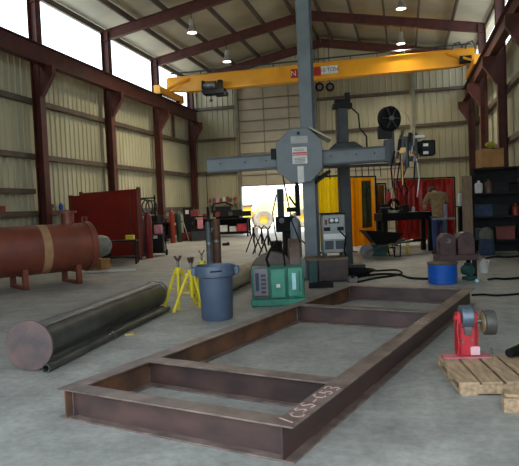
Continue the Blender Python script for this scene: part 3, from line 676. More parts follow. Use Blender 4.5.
MB().box((0, .2, .78), (.5, .4, 1.56)).build('body', blackm, cb, bevel=.01); MB().box((-.06, -.008, 1.36), (.17, .012, .2)).build('notice', paper, cb); MB().box((.18, -.02, .8), (.02, .03, .12)).build('handle', steel, cb)

# ledge items along the left wall
def clutter(name, lab, cat, p, m, kind, s=1., rz=0, grp=None):
    t = thing(name, lab, cat, p, rz, grp)
    if kind == 'can': MB().lathe([(0, 0), (.06*s, 0), (.062*s, .14*s), (.05*s, .16*s), (.02*s, .17*s), (.02*s, .2*s), (0, .2*s)], n=14).build('body', m, t)
    if kind == 'clamp':
        MB().tube([(-.12*s, 0, .02), (-.12*s, 0, .2*s), (.12*s, 0, .2*s), (.12*s, 0, .1*s)], .018*s, 6).build('frame', m, t); MB().cyl((.12*s, 0, .1*s), (.12*s, 0, .3*s), .012*s, n=6).build('screw', steel, t)
    if kind == 'box':
        MB().box((0, 0, .1*s), (.3*s, .2*s, .2*s)).build('body', m, t, bevel=.01); MB().box((0, 0, .21*s), (.31*s, .21*s, .02*s)).build('lid', m, t)
    if kind == 'vise':
        mb = MB(); mb.box((0, 0, .05*s), (.16*s, .16*s, .1*s)); mb.box((0, -.06*s, .15*s), (.18*s, .12*s, .12*s)); mb.build('body', m, t, bevel=.01); MB().box((0, .12*s, .15*s), (.18*s, .06*s, .12*s)).build('jaw', m, t); MB().cyl((-.12*s, -.16*s, .13*s), (.12*s, -.16*s, .13*s), .012*s, n=6).build('handle', steel, t)
    return t
lx = XW+.13; lz = 1.55+.085
for y, nm, m, k, s, lab in ((13.2, 'bar_clamp', blackm, 'clamp', 1.1, 'dark clamp on the wall ledge above the left end of the tank'), (14.4, 'paint_can', rust_or, 'can', .9, 'small rusty can on the wall ledge left of the first steel column'), (15.4, 'tool_box', redpost, 'box', .8, 'red brown box on the wall ledge above the tank'), (17.9, 'bench_vise', rust, 'vise', 1., 'rusty vise on the wall ledge just right of the first steel column'), (18.6, 'paint_can', bluep, 'can', 1.3, 'blue can on the wall ledge left of the red screen')):
    clutter(nm, lab, {'clamp': 'clamp', 'can': 'can', 'box': 'box', 'vise': 'vise'}[k], (lx+.02, y, lz), m, k, s, PI/2)

# ================================================================== BACK LEFT WORK BENCH
bq = at(222, 235, 30.5); bq.z = 0
wb = thing('work_bench', 'long dark work bench against the back wall left of the bright doorway', 'workbench', bq, YAW*.3)
MB().box((0, 0, .92), (3.0, .8, .07)).build('bench_top', blackm, wb)
for x in (-1.42, 1.42):
    for y in (-.34, .34): MB().box((x, y, .445), (.08, .08, .89)).build('leg', blackm, wb)
MB().box((0, 0, .25), (2.9, .7, .04)).build('lower_shelf', blackm, wb)
MB().box((0, .37, .5), (2.76, .02, .76)).build('dark_fill_sheet', blackm, wb)  # dark sheet added to darken the space under the bench
M_ = Matrix.Translation(bq) @ Matrix.Rotation(YAW*.3, 4, 'Z')
def ob(x, y, z): return M_ @ Vector((x, y, z))
machine = thing('engine_block', 'large dark engine-like machine resting on the long work bench', 'machine', ob(.35, 0, .955), YAW)
mb = MB(); mb.box((0, 0, .25), (1.5, .5, .34)); mb.box((-.2, 0, .5), (.8, .4, .2)); mb.tube([(-.8, -.2, .3), (-.7, -.2, .75), (-.1, -.2, .82), (.3, -.2, .62)], .05); mb.box((.95, 0, .2), (.5, .4, .26)); mb.box((0, 0, .04), (1.2, .4, .08)); mb.build('body', blackm, machine, bevel=.03)
mb = MB(); mb.cyl((-.5, -.28, .22), (-.5, -.25, .22), .14, n=18); mb.build('cover', redpost, machine); mb = MB(); mb.cyl((.15, -.28, .22), (.15, -.25, .22), .12, n=18); mb.build('cover', greyd, machine)
for i, (x, z, nm, m, k, s, lab) in enumerate(((-1.15, .955, 'parts_box', pinkm, 'box', 1.1, 'pink box on the left end of the long work bench'), (-.75, .955, 'tool_box', redpost, 'box', 1.2, 'red brown box on the long work bench beside the pink box'), (.1, .27, 'white_case', white, 'box', 1.5, 'white case on the shelf under the long work bench'), (.62, .27, 'white_case', paper, 'box', 1.2, 'smaller white case under the long work bench, right of the first'), (1.1, .27, 'red_case', redp, 'box', 1.7, 'red case under the right end of the long work bench'), (-.5, .27, 'tool_box', blackm, 'box', 1.8, 'black box on the shelf under the left half of the long work bench'), (-1.05, .27, 'tool_box', greyd, 'box', 1.6, 'dark grey box on the shelf under the left end of the long work bench'))):
    clutter(nm, lab, 'box', ob(x, -.1, z), m, k, s, YAW)
cbx = thing('white_canister', 'white canister standing on the floor right of the work bench by the doorway', 'canister', ob(1.75, -.1, 0), YAW)
MB().lathe([(0, 0), (.15, 0), (.16, .4), (.08, .48), (.05, .52), (0, .52)], n=18).build('body', white, cbx); MB().cyl((0, 0, .52), (0, 0, .56), .05, n=12).build('cap', redp, cbx)
sh = thing('wall_shelf', 'wall shelf above the work bench left of the bright doorway', 'shelf', (-9.9, YB-.42, 1.78), 0)
MB().box((0, 0, 0), (1.7, .36, .04)).build('board', wood, sh)
for x in (-.7, .7): MB().bar((x, -.14, -.02), (x, .19, -.3), .03, .03).build('bracket', blackm, sh)
cols = [redbot, gryb, pinkm, brnbot, paper, redpost, greyd, orbot]
names = ['red', 'light grey', 'pink', 'brown', 'pale', 'dark red brown', 'dark grey', 'orange']
for i in range(8):
    clutter('spray_can', '%s can on the wall shelf above the work bench' % names[i], 'can', (-10.62+i*.205, YB-.42+.05*(i % 2), 1.80), cols[i], 'can', 1.25+.2*((i*7) % 3), 0, 'cans on the wall shelf')
bx = thing('scrap_block', 'small black block alone on the floor in front of the work bench', 'block', fl(226, 245.5), YAW)
MB().box((0, 0, .05), (.28, .2, .1)).build('body', blackm, bx, bevel=.01); MB().box((.08, 0, .115), (.08, .1, .03)).build('knob', blackm, bx)
# ---- clutter between the corner column and the bench
sb = thing('tool_stand', 'dark tool stand with a pink rag between the corner column and the grey bottle', 'stand', fl(200, 241), YAW)
mb = MB(); mb.box((0, .2, .5), (.9, .5, .06)); mb.box((0, .2, 1.12), (.9, .4, .05))
for x in (-.42, .42): mb.box((x, .2, .75), (.05, .05, 1.5))
mb.build('frame', blackm, sb)
MB().box((0, .2, .26), (.8, .45, .45)).build('drawer_case', greyd, sb, bevel=.01); MB().box((.05, -.06, .78), (.26, .06, .42)).build('rag', pinkm, sb, bevel=.02); MB().box((-.2, .15, 1.3), (.36, .3, .3)).build('dark_box', redpost, sb, bevel=.02)

# ================================================================== TRIPODS, POSITIONER
def tripod(px, py, h, lab, first=None):
    q = fl(px, py)
    if first: return dup(first, q, YAW+.5, lab)
    t = thing('tripod_stand', lab, 'stand', q, YAW+.1, 'black tripod stands')
    for i in range(3):
        a = 2*PI*i/3+PI/6; MB().tube([(.3*math.cos(a), .3*math.sin(a), .015), (.02*math.cos(a), .02*math.sin(a), h*.8)], .022, 6).build('leg', blackm, t)
    MB().cyl((0, 0, h*.4), (0, 0, h*1.0), .03, n=10).build('post', blackm, t)
    mb = MB(); mb.bar((-.1, 0, h+.1), (0, 0, h), .05, .02); mb.bar((.1, 0, h+.1), (0, 0, h), .05, .02); mb.build('v_head', blackm, t); return t
t0 = tripod(254.5, 252.5, .78, 'leftmost of the black tripod stands in front of the bright doorway')
tripod(262.5, 254, .78, 'middle of the black tripod stands in front of the bright doorway', t0)
tripod(269, 256, .78, 'rightmost of the black tripod stands in front of the bright doorway', t0)
p = fl(287, 262); Dp = dist(p)
ps = thing('welding_positioner', 'dark welding positioner with two upright arms left of the grey column', 'machine', p, YAW)
mb = MB(); mb.box((0, .2, .06), (.7, .6, .12)); mb.box((.05, .2, .5), (.26, .3, .9)); mb.build('pedestal', blackm, ps, bevel=.01)
mb = MB(); mb.box((0, .1, .98), (.5, .4, .4)); mb.cyl((-.12, -.12, 1.0), (-.12, .1, 1.0), .13, n=18); mb.build('drive_head', blackm, ps, bevel=.02)
MB().cyl((-.1, -.13, 1.08), (-.1, -.12, 1.08), .07, n=16).build('dial', greyp, ps)
MB().box((-.1, .1, 1.52), (.17, .16, .75)).build('upright_arm', mat('dark blue grey', (52, 60, 70), (40, 48, 58), 6.), ps, bevel=.02)
mb = MB(); mb.box((.34, .1, 1.58), (.12, .12, .8)); mb.cyl((.34, .1, 1.95), (.34, .1, 2.12), .045, n=10); mb.box((.2, .1, 1.35), (.3, .1, .12)); mb.bar((.12, .05, 1.7), (.28, .05, 1.45), .05, .05); mb.build('clamp_arm', blackm, ps, bevel=.01)
mb = MB(); mb.tube([(-.2, 0, 1.75), (-.32, -.05, 1.3), (-.28, -.05, .8), (-.2, 0, .4)], .018, 6); mb.tube([(.2, -.05, .9), (.34, -.1, .6), (.6, -.1, .35), (.9, -.1, .2)], .02, 6); mb.build('hose', black, ps)
gb = bottle('gas_bottle', 'pale grey gas cylinder standing against the grey manipulator column', 297, 263, 1.25, .115, mat('pale grey bottle', (128, 136, 140), (110, 118, 122), 5., .45), steel, 'cylinders by the manipulator', D=12.6)
dr = thing('black_drum', 'small black drum between the tripod stands and the dark positioner', 'drum', fl(277, 258), 0)
MB().lathe([(0, 0), (.17, 0), (.18, .02), (.165, .05), (.165, .4), (.18, .43), (.17, .46), (0, .46)], n=24).build('body', blackm, dr); MB().lathe([(0, .46), (.15, .46), (.15, .49), (0, .49)], n=20).build('lid', greyd, dr)

# ================================================================== LOADER IN THE YARD
lq = at(264, 231.5, 40.); lq.z = -.04
ld = thing('wheel_loader', 'yellow wheel loader parked in bright light outside the open doorway', 'loader', lq, YAW+.1)
mb = MB(); mb.box((1.4, .9, 1.35), (3.4, 1.5, .9)); mb.box((2.4, .9, 2.0), (1.6, 1.4, .6)); mb.build('body', mat('pale loader yellow', (240, 222, 160), (226, 206, 140), 3.), ld, bevel=.08)
mb = MB(); mb.box((.9, .9, 2.55), (1.3, 1.35, 1.5)); mb.build('cab', mat('cab glass', (190, 196, 196), (170, 176, 176), 3., .2), ld, bevel=.05)
tyre = mat('dusty tyre', (132, 126, 116), (112, 106, 98), 4., .9)
for x in (0, 2.7):
    for y in (0, 1.7):
        wl = MB().lathe([(.3, -.2), (.55, -.22), (.65, -.14), (.65, .14), (.55, .22), (.3, .2), (.3, -.2)], n=32, M=Matrix.Translation((x, y, .65)) @ Matrix.Rotation(PI/2, 4, 'X')).build('wheel', tyre, ld)
        MB().lathe([(0, -.16), (.18, -.18), (.3, -.14), (.3, .1), (0, .1)], n=24, M=Matrix.Translation((x, y, .65)) @ Matrix.Rotation(PI/2, 4, 'X')).build('hub', mat('ochre yellow', (214, 168, 62), (196, 150, 50), 3.), wl)
mb = MB(); mb.bar((.6, .9, 1.6), (-.9, .9, 1.0), .3, .22); mb.bar((-.2, .9, 2.9), (-.9, .9, 1.2), .12, .12); mb.build('lift_arm', mat('pale loader yellow', (240, 222, 160)), ld)
mb = MB(); mb.prism([(-1.6, 1.55), (-.75, 1.55), (-.7, .9), (-.95, .45), (-1.4, .45), (-1.6, .9)], -.6, .8, Matrix.Translation((0, .9, 0)) @ FACE); mb.build('bucket', mat('ochre yellow', (214, 168, 62), (196, 150, 50), 3.), ld, bevel=.03)
MB().box((-1.17, .8, 1.6), (1.0, 1.5, .14)).build('bucket_lip', rust_or, ld)

# ================================================================== WELDING CURTAINS
def curtain(name, lab, p0, p1, z0, z1, m, grp, waves=9, amp=.05, frame=True, fm=blackm, cat='curtain'):
    d = Vector(p1)-Vector(p0); d.z = 0; L = d.length; q = Vector(p0); q.z = 0
    t = thing(name, lab, cat, q, math.atan2(d.y, d.x), grp)
    mb = MB(); n = 72; pts = []
    for i in range(n+1):
        u = i/n; pts.append((u*L, amp*math.sin(u*waves*2*PI)+amp*.5*math.sin(u*waves*4.7+1)))
    v = []
    nz = 6
    for k in range(nz+1):
        zz = z0+(z1-z0)*k/nz
        for x, y in pts: v.append((x, y*(1.15-.5*k/nz), zz + (.03*math.sin(x*3) if k == 0 else 0)))
    N = n+1
    mb._add(v, [(k*N+i, k*N+i+1, (k+1)*N+i+1, (k+1)*N+i) for k in range(nz) for i in range(n)])
    o = mb.build('sheet', m, t)
    if m not in (vyellow, vamber): s = o.modifiers.new('thick', 'SOLIDIFY'); s.thickness = .006
    if frame:
        mb = MB(); mb.cyl((-.05, 0, z1+.03), (L+.05, 0, z1+.03), .025, n=8); mb.build('top_bar', fm, t)
        for x in (-.05, L+.05):
            mb = MB(); mb.cyl((x, 0, 0), (x, 0, z1+.05), .025, n=8); mb.box((x, 0, .015), (.06, .5, .03)); mb.build('post', fm, t)
    return t
curtain('welding_curtain', 'bright yellow welding curtain hanging between the two grey columns', at(314, 178, 17), at(342, 178, 17), .3, 2.22, vyellow, 'yellow welding curtains', 6)
curtain('welding_curtain', 'amber yellow welding curtain right of the dark welding column', at(351, 176, 17.6), at(374, 176, 17.9), .15, 2.2, vamber, 'yellow welding curtains', 7, .08)
curtain('welding_curtain', 'narrow olive and amber curtain hanging in folds at the right of the yellow curtains', at(376.5, 179, 18.8), at(384, 182, 18.9), .5, 2.0, mat('olive amber cloth', (150, 104, 40), (96, 76, 36), 6., .6, stretch=(1, 1, .2)), 'yellow welding curtains', 3, .06)
o = curtain('cloth_roll', 'dark olive cloth hanging over the amber curtain', at(362, 186, 17.5), at(371, 186, 17.6), .7, 2.1, olive, 'hanging cloths', 3, .05, False)
curtain('welding_curtain', 'red welding curtain on a frame behind the man', at(396, 180, 19.2), at(453, 178, 19.6), .15, 2.13, redcurt, 'red welding curtains', 6, .07)

# ================================================================== WHEELBARROW AREA
p = fl(367, 258); 
wbw = thing('wheelbarrow', 'black wheelbarrow with a pale wheel standing in front of the yellow curtains', 'wheelbarrow', p, YAW+.1)
MB().lathe([(0, -.04), (.08, -.05), (.1, -.03), (.14, -.04), (.18, -.03), (.18, .03), (.14, .04), (.1, .03), (.08, .05), (0, .04)], n=28, M=Matrix.Translation((0, 0, .18)) @ Matrix.Rotation(PI/2, 4, 'X')).build('wheel', mat('pale wheel', (150, 150, 146), (120, 120, 116), 8.), wbw)
mb = MB()
tp4 = [(-.12, -.32, .74), (.92, -.32, .62), (.92, .32, .62), (-.12, .32, .74)]; bt4 = [(.2, -.2, .36), (.7, -.2, .38), (.7, .2, .38), (.2, .2, .36)]
inn = [(a[0]*.97+.01, a[1]*.95, a[2]) for a in tp4]; inb = [(a[0], a[1]*.95, a[2]+.02) for a in bt4]
mb._add(tp4+bt4+inn+inb, [(0,1,5,4), (1,2,6,5), (2,3,7,6), (3,0,4,7), (4,5,6,7), (8,12,13,9), (9,13,14,10), (10,14,15,11), (11,15,12,8), (12,15,14,13), (0,8,9,1), (1,9,10,2), (2,10,11,3), (3,11,8,0)])
mb.build('tray', blackm, wbw)
for s in (-1, 1):
    MB().tube([(0, s*.08, .18), (.3, s*.18, .3), (.8, s*.24, .36), (1.15, s*.28, .44)], .02, 8).build('handle', steel, wbw)
    MB().tube([(.62, s*.2, .34), (.68, s*.22, .02), (.82, s*.22, .02), (.84, s*.22, .36)], .016, 6).build('leg', blackm, wbw)
cr2 = thing('teal_crate', 'teal crate on the floor behind the wheelbarrow', 'crate', fl(380, 256)+CF*.2, YAW); cr2.location.z = 0
mb = MB(); mb.box((0, 0, .15), (.4, .3, .28)); mb.build('body', teal, cr2, bevel=.01); MB().box((0, 0, .3), (.43, .33, .03)).build('rim', teal, cr2)
ys = thing('yellow_stool', 'low yellow step frame behind the wheelbarrow handles', 'step', fl(401, 256)+CF*.35, YAW); ys.location.z = 0
MB().box((0, 0, .34), (.6, .26, .03)).build('tread', olive, ys)
for x in (-.26, .26): MB().tube([(x, -.1, .33), (x, -.12, .0), ], .015, 6).build('leg', yellow, ys); MB().tube([(x, .1, .33), (x, .12, .0)], .015, 6).build('leg', yellow, ys)
ex = thing('fire_extinguisher', 'small red fire extinguisher at the left edge of the red curtain', 'extinguisher', at(388.5, 196, 18.1), YAW)
MB().lathe([(0, -.3), (.07, -.3), (.07, .08), (.04, .14), (0, .14)], n=16).build('body', redp, ex); MB().box((0, 0, .17), (.06, .05, .06)).build('handle', blackm, ex); MB().box((0, .2, -.05), (.06, .27, .06)).build('wall_bracket', blackm, ex)
# post carrying the extinguisher
o = thing('pipe_post', 'thin dark post standing left of the red curtain', 'post', Vector((ex.location.x, ex.location.y, 0))+CF*.36, YAW); o.location.z = 0
MB().cyl((0, 0, 0), (0, 0, 1.9), .03, n=8).build('pole', blackm, o); MB().box((0, 0, .02), (.4, .4, .04)).build('base', blackm, o)
hose_coil(394, 205, 17.2, .2, black, 'black hose coil hanging at the left end of the dark bench')
# cables on the floor
def cable(pts, r, lab, m=black):
    P = [fl(x, y)+Vector((0, 0, r)) for x, y in pts]; Q = []
    for i in range(len(P)-1):
        p0, p1, p2, p3 = P[max(i-1, 0)], P[i], P[i+1], P[min(i+2, len(P)-1)]
        for k in range(6):
            t = k/6; Q.append(.5*((2*p1)+(p2-p0)*t+(2*p0-5*p1+4*p2-p3)*t*t+(3*p1-p0-3*p2+p3)*t*t*t))
    Q.append(P[-1])
    for q in Q: q.z = r
    o = MB().tube(Q, r, 6).build('floor_cable', m); tag(o, lab, 'cable', 'cables on the floor'); return o
cable([(352, 281), (362, 277), (372, 276), (384, 275), (400, 276), (410, 279), (428, 280)], .022, 'black cable curving on the floor from the plinth towards the blue drum')
cable([(352, 274), (364, 272), (380, 271.5), (396, 271), (402, 274), (394, 276.5), (376, 279), (358, 283)], .02, 'black cable looping on the floor between the plinth and the wheelbarrow')
cable([(488, 280.5), (496, 279.5), (505, 280), (519, 279)], .02, 'black cable on the floor right of the roller stand')
cable([(472, 296), (484, 295.5), (497, 296.5), (519, 295)], .016, 'thin black cable right of the far end of the steel frame')
cable([(486, 259), (496, 257.5), (507, 258), (519, 257)], .022, 'farthest black cable on the floor at the right, behind the roller stand')
mb = MB()
for i in range(5):
    P = [(.0+(.2+.04*i)*math.cos(a*.52+i), (.16+.03*i)*math.sin(a*.52+i), .03+.022*i+.008*math.sin(a)) for a in range(14)]; mb.tube(P, .02, 6)
o = mb.build('cable_heap', black, loc=fl(357, 276)); tag(o, 'heap of black cables and grey parts on the floor beside the plinth', 'cables')
cl = thing('ground_clamp_block', 'small grey metal block lying among the cables beside the plinth', 'block', fl(353, 282), YAW); MB().box((0, 0, .04), (.2, .12, .08)).build('body', steel, cl, bevel=.01); MB().cyl((0, 0, .08), (0, 0, .11), .03, n=10).build('knob', blackm, cl)

# ================================================================== THE MAN AT THE BENCH
mp_ = at(440.5, 255, 15.5); mp_.z = 0
def skinned(name, verts, edges, rad, m, parent, root=0, sub=2):
    me = bpy.data.meshes.new(name); me.from_pydata(verts, edges, []); me.materials.append(m)
    o = bpy.data.objects.new(name, me); COL.objects.link(o)
    if parent: o.parent = parent
    s = o.modifiers.new('skin', 'SKIN'); s.use_smooth_shade = True
    for i, v in enumerate(me.skin_vertices[0].data):
        r = rad[i]; v.radius = r if isinstance(r, tuple) else (r, r); v.use_root = (i == root)
    u = o.modifiers.new('sub', 'SUBSURF'); u.levels = sub; u.render_levels = sub
    return o
class SK:
    def __init__(s): s.v = []; s.e = []; s.r = []
    def p(s, c, r, frm=None):
        s.v.append(tuple(c)); s.r.append(r)
        if frm is not None: s.e.append((frm, len(s.v)-1))
        return len(s.v)-1
    def chain(s, frm, pts):
        for c, r in pts: frm = s.p(c, r, frm)
        return frm
b = SK()
pel = b.p((0, 0, .98), (.135, .11)); ch = b.chain(pel, [((0, .02, 1.14), (.125, .1)), ((0, .09, 1.32), (.15, .11)), ((0, .18, 1.46), (.13, .1))])
nk = b.chain(ch, [((0, .27, 1.53), .06), ((0, .33, 1.555), .058)])
hd = b.chain(nk, [((0, .39, 1.57), .085), ((0, .45, 1.57), .1), ((0, .49, 1.54), .075)])
b.p((0, .565, 1.49), .014, hd); b.p((-.105, .43, 1.55), .016, hd-1); b.p((.105, .43, 1.55), .016, hd-1)
for s in (-1, 1):
    sh_ = b.chain(ch, [((s*.18, .18, 1.46), .068), ((s*.25, .2, 1.35), .056), ((s*.28, .24, 1.2), .046), ((s*.235, .36, 1.17), .04), ((s*.18, .46, 1.15), .029)])
    pm = b.chain(sh_, [((s*.165, .51, 1.15), (.04, .022)), ((s*.16, .545, 1.15), (.04, .02))])
    for j, (dx, l) in enumerate(((-.03, .05), (-.01, .058), (.01, .055), (.03, .044))):
        b.chain(pm, [((s*.16+dx, .575, 1.145), .009), ((s*.16+dx*1.1, .575+l*.6, 1.13), .0085), ((s*.16+dx*1.1, .575+l*.8, 1.105), .0075)])
    b.chain(sh_, [((s*.13, .5, 1.14), .012), ((s*.105, .535, 1.125), .0095)])
    b.chain(pel, [((s*.09, 0, .9), .092), ((s*.105, .02, .7), .078), ((s*.11, .03, .5), .058), ((s*.115, .0, .32), .055), ((s*.12, -.02, .09), .038), ((s*.14, .1, .045), .036)])
man = skinned('person', b.v, b.e, b.r, skin, None, pel)
man.location = mp_; man.scale = (1.06, 1.06, 1.06); man.rotation_euler = (0, 0, YAW+.05)
tag(man, 'person in a tan shirt and blue jeans seen from behind, bending over the dark bench', 'person')
c = SK(); k0 = c.p((0, .0, .86), (.17, .14)); k3 = c.chain(k0, [((0, .01, .97), (.185, .15)), ((0, .03, 1.14), (.19, .145)), ((0, .09, 1.32), (.2, .14)), ((0, .175, 1.46), (.17, .125)), ((0, .235, 1.52), (.09, .08))])
for s in (-1, 1): c.chain(k3-1, [((s*.19, .18, 1.46), .095), ((s*.255, .205, 1.35), .082), ((s*.285, .23, 1.23), .072)])
skinned('shirt', c.v, c.e, c.r, shirtm, man, k0)
c = SK(); k0 = c.p((0, 0, .95), (.17, .14))
for s in (-1, 1): c.chain(k0, [((s*.092, 0, .88), .11), ((s*.105, .02, .7), .096), ((s*.11, .03, .5), .078), ((s*.115, .0, .3), .072), ((s*.12, -.02, .1), .066)])
skinned('jeans', c.v, c.e, c.r, jeansm, man, k0)
for s in (-1, 1):
    c = SK(); k0 = c.p((s*.12, -.03, .12), .05); c.chain(k0, [((s*.122, -.03, .055), .052), ((s*.135, .07, .05), .05), ((s*.145, .15, .045), .042)]); skinned('boot', c.v, c.e, c.r, mat('brown boot leather', (70, 50, 36), (54, 38, 28), 12.), man, k0)
hm = MB(); hm.ball((0, .43, 1.605), .108, (1, 1.05, .82), 10); hm.build('hair', hairm, man)
for s in (-1, 1): MB().ball((s*.035, .553, 1.535), .011, n=6).build('eye', white, man)
mb = MB(); mb.tube([(-.03, .535, 1.465), (0, .545, 1.462), (.03, .535, 1.465)], .006, 6); mb.build('mouth', mat('lips', (150, 84, 76), (140, 76, 70), 9.), man)

# bench and what lies on it
a = at(381, 215, 16.6); c_ = at(434, 215, 16.9); a.z = c_.z = 0; d = c_-a
bn2 = thing('steel_bench', 'long dark heavy steel bench in front of the red curtain', 'workbench', a, math.atan2(d.y, d.x)); Lb = d.length
MB().box((Lb/2, .25, 1.02), (Lb, .6, .22)).build('bench_top', blackm, bn2, bevel=.02)
for x in (.12, Lb-.12):
    for y in (.03, .47): MB().box((x, y, .455), (.12, .1, .91)).build('leg', blackm, bn2)
MB().box((Lb/2, .25, .3), (Lb-.3, .06, .08)).build('stretcher', blackm, bn2)
Mb = Matrix.Translation(a) @ Matrix.Rotation(math.atan2(d.y, d.x), 4, 'Z')
def o2(x, y=.2, z=1.13): return Mb @ Vector((x, y, z))
o = thing('white_bowl', 'white pan on the left part of the dark heavy bench', 'pan', o2(.42, .1), YAW); MB().lathe([(0, 0), (.12, 0), (.17, .07), (.16, .07), (.11, .015), (0, .015)], n=22).build('body', paper, o); MB().tube([(.16, 0, .06), (.3, 0, .07)], .012, 6).build('handle', blackm, o)
clutter('bench_vise', 'dark vise at the left end of the heavy bench by the red curtain', 'vise', o2(.14, .12), blackm, 'vise', 1.2, YAW)
clutter('spray_can', 'small pale can on the heavy bench just left of the man', 'can', o2(1.12, .3), paper, 'can', .8, YAW)
clutter('tool_box', 'low dark box in the middle of the heavy bench', 'box', o2(.8, .25), blackm, 'box', .9, YAW)

# ================================================================== ROLLER STAND, BLUE DRUM
p = fl(459, 283)+CF*.55+CR*.2; p.z = 0
rl = thing('roller_stand', 'purple brown stand with two upright rollers behind the blue drum', 'roller stand', p, YAW)
plum = mat('plum primer', (96, 70, 70), (74, 54, 54), 5., .6)
mb = MB(); mb.box((0, .2, .38), (.72, .4, .1)); mb.build('bed', plum, rl, bevel=.01)
for x in (-.29, .29):
    for y in (.05, .36): MB().box((x, y, .165), (.07, .07, .33)).build('leg', blackm, rl)
for x, r in ((-.17, .135), (.16, .15)):
    mb = MB(); pr_ = [(x-r, .43), (x+r, .43)] + [(x+r*math.cos(PI*i/14), .69+r*math.sin(PI*i/14)) for i in range(15)]
    mb.prism(pr_, -.1, -.06, FACE.copy()); mb.prism(pr_, -.34, -.3, FACE.copy()); br = mb.build('bracket', plum, rl, bevel=.006)
    MB().cyl((x, .11, .69), (x, .29, .69), r*.98, n=26).build('roller', rust, rl, bevel=.008)
    MB().cyl((x, .04, .69), (x, .06, .69), .045, n=14).build('axle_cap', steel, br)
o = thing('pump_motor', 'dark teal motor standing under the right end of the roller stand', 'motor', fl(470, 283.5)-CR*.0+CF*.0, YAW+.5)
o.location = p+CR*.2-CF*.2-CR*.1; o.location.z = 0
mb = MB(); mb.box((0, 0, .03), (.16, .2, .06)); mb.cyl((0, -.06, .17), (0, .12, .17), .09, n=18); mb.build('body', teal, o, bevel=.01); MB().box((0, .02, .28), (.08, .1, .04)).build('terminal_box', greyd, o)
jg = thing('white_jug', 'white plastic jug on the floor right of the roller stand', 'jug', fl(484, 273), YAW)
MB().lathe([(0, 0), (.07, 0), (.075, .02), (.075, .19), (.05, .24), (.025, .26), (.025, .29), (0, .29)], n=18).build('body', white, jg); MB().cyl((0, 0, .29), (0, 0, .31), .03, n=12).build('cap', redp, jg); MB().tube([(.03, 0, .25), (.1, 0, .23), (.07, 0, .12)], .014, 6).build('handle', white, jg)
o = MB().lathe([(0, 0), (.03, 0), (.032, .035), (.02, .05), (0, .05)], n=14).build('bottle_cap', mat('pale cyan', (170, 226, 232), (150, 206, 214), 9.), loc=fl(477, 282)); tag(o, 'tiny pale cyan cap on the floor right of the blue drum', 'cap')
bd = thing('blue_drum', 'short blue plastic drum with a brown lid behind the far end of the steel frame', 'drum', fl(446.5, 284.5)+CF*.2, YAW); bd.location.z = 0
MB().lathe([(0, 0), (.235, 0), (.245, .015), (.24, .06), (.245, .12), (.245, .3), (.25, .33), (0, .33)], n=40).build('body', bluep, bd); MB().lathe([(0, .33), (.255, .33), (.258, .36), (.24, .37), (0, .365)], n=40).build('lid', mat('dusty lid', (96, 84, 72), (74, 64, 56), 9., .7), bd)

# ================================================================== RED STAND ON A PALLET
ZP = .1
pf = fl(459.5, 382.5, ZP); pb = fl(443, 355.5, ZP); d = pb-pf; Lq = d.length; pr = .6*(math.atan2(d.y, d.x)-PI/2)+.4*YAW
pal = thing('wooden_pallet', 'weathered wooden pallet on the concrete under the red roller stand', 'pallet', (pf.x, pf.y, 0), pr)
cw = math.cos(YAW-pr); WPAL = .95
for i in range(6):
    x0 = i*.166; MB().box((x0+.072, Lq/2, ZP-.01), (.148 if i != 2 else .13, Lq, .02), 0).build('deck_board', wood, pal, bevel=.003)
for y in (.02, Lq/2, Lq-.02): MB().box((.49, y, ZP-.055), (.98, .045, .07)).build('stringer', wood, pal, bevel=.003)
for i in (0, 3, 5): MB().box((i*.166+.072, Lq/2, .01), (.12, Lq, .02)).build('bottom_board', wood, pal)
q = fl(469.5, 358.5, ZP)
rd = thing('pipe_roller_stand', 'red pipe roller stand with a dark side wheel standing on the pallet', 'roller stand', (q.x, q.y, ZP), YAW-.06)
MB().box((-.01, .06, .007), (.4, .15, .014)).build('base_plate', mat('pink worn plate', (200, 120, 124), (176, 90, 96), 12., .5), rd, bevel=.003)
mb = MB()
mb.prism([(-.1, .016), (.1, .016), (.085, .1), (.09, .2), (.085, .3), (-.085, .3), (-.09, .2), (-.07, .12)], -.07, -.03, FACE.copy())
mb.build('front_plate', redp, rd, bevel=.004)
for x in (-.068, .068):
    mb = MB(); mb.prism([(.03, .016), (.15, .016), (.13, .36), (.1, .385), (.05, .385), (.03, .36)], x-.016, x+.016, Matrix.Rotation(PI/2, 4, 'Z') @ FACE); mb.build('cheek', redp, rd, bevel=.004)
    MB().cyl((x-.03, .08, .33), (x+.03, .08, .33), .028, n=14).build('bearing', redp, rd)
mb = MB(); mb.cyl((-.048, .08, .34), (.048, .08, .34), .1, n=28); mb.build('roller', mat('blue grey roller', (110, 124, 136), (86, 98, 110), 6., .35, .5), rd, bevel=.006)
MB().box((0, .022, .26), (.06, .02, .12)).build('guard', steel, rd)
for x, z in ((-.045, .14), (.03, .15), (0, .2)): MB().cyl((x, .03, z), (x, .018, z), .012, n=10).build('bolt', steel, rd)
MB().box((.055, .02, .06), (.075, .02, .07)).build('label', mat('pale pink label', (232, 186, 190), (222, 170, 176), 12.), rd)
MB().cyl((.07, .08, .3), (.2, .08, .3), .02, n=12).build('shaft', steel, rd)
sw_ = MB().lathe([(.045, -.045), (.085, -.05), (.104, -.042), (.107, 0), (.104, .042), (.085, .05), (.045, .045), (.045, -.045)], n=36, M=Matrix.Translation((.185, .06, .29)) @ Matrix.Rotation(PI/2, 4, 'Y')).build('side_wheel', darksteel, rd)
mb = MB(); mb.tube([(.132, .06, .29), (.138, .06, .29)], .086, 30); mb.build('rim', mat('tan rim', (196, 176, 130), (160, 142, 104), 9., .4, .4), sw_)
MB().cyl((.145, .06, .29), (.238, .06, .29), .045, n=20).build('hub', blackm, sw_)
MB().tube([(.2, .06, .02), (.2, .06, .07)], .012, 8).build('pin', steel, rd)
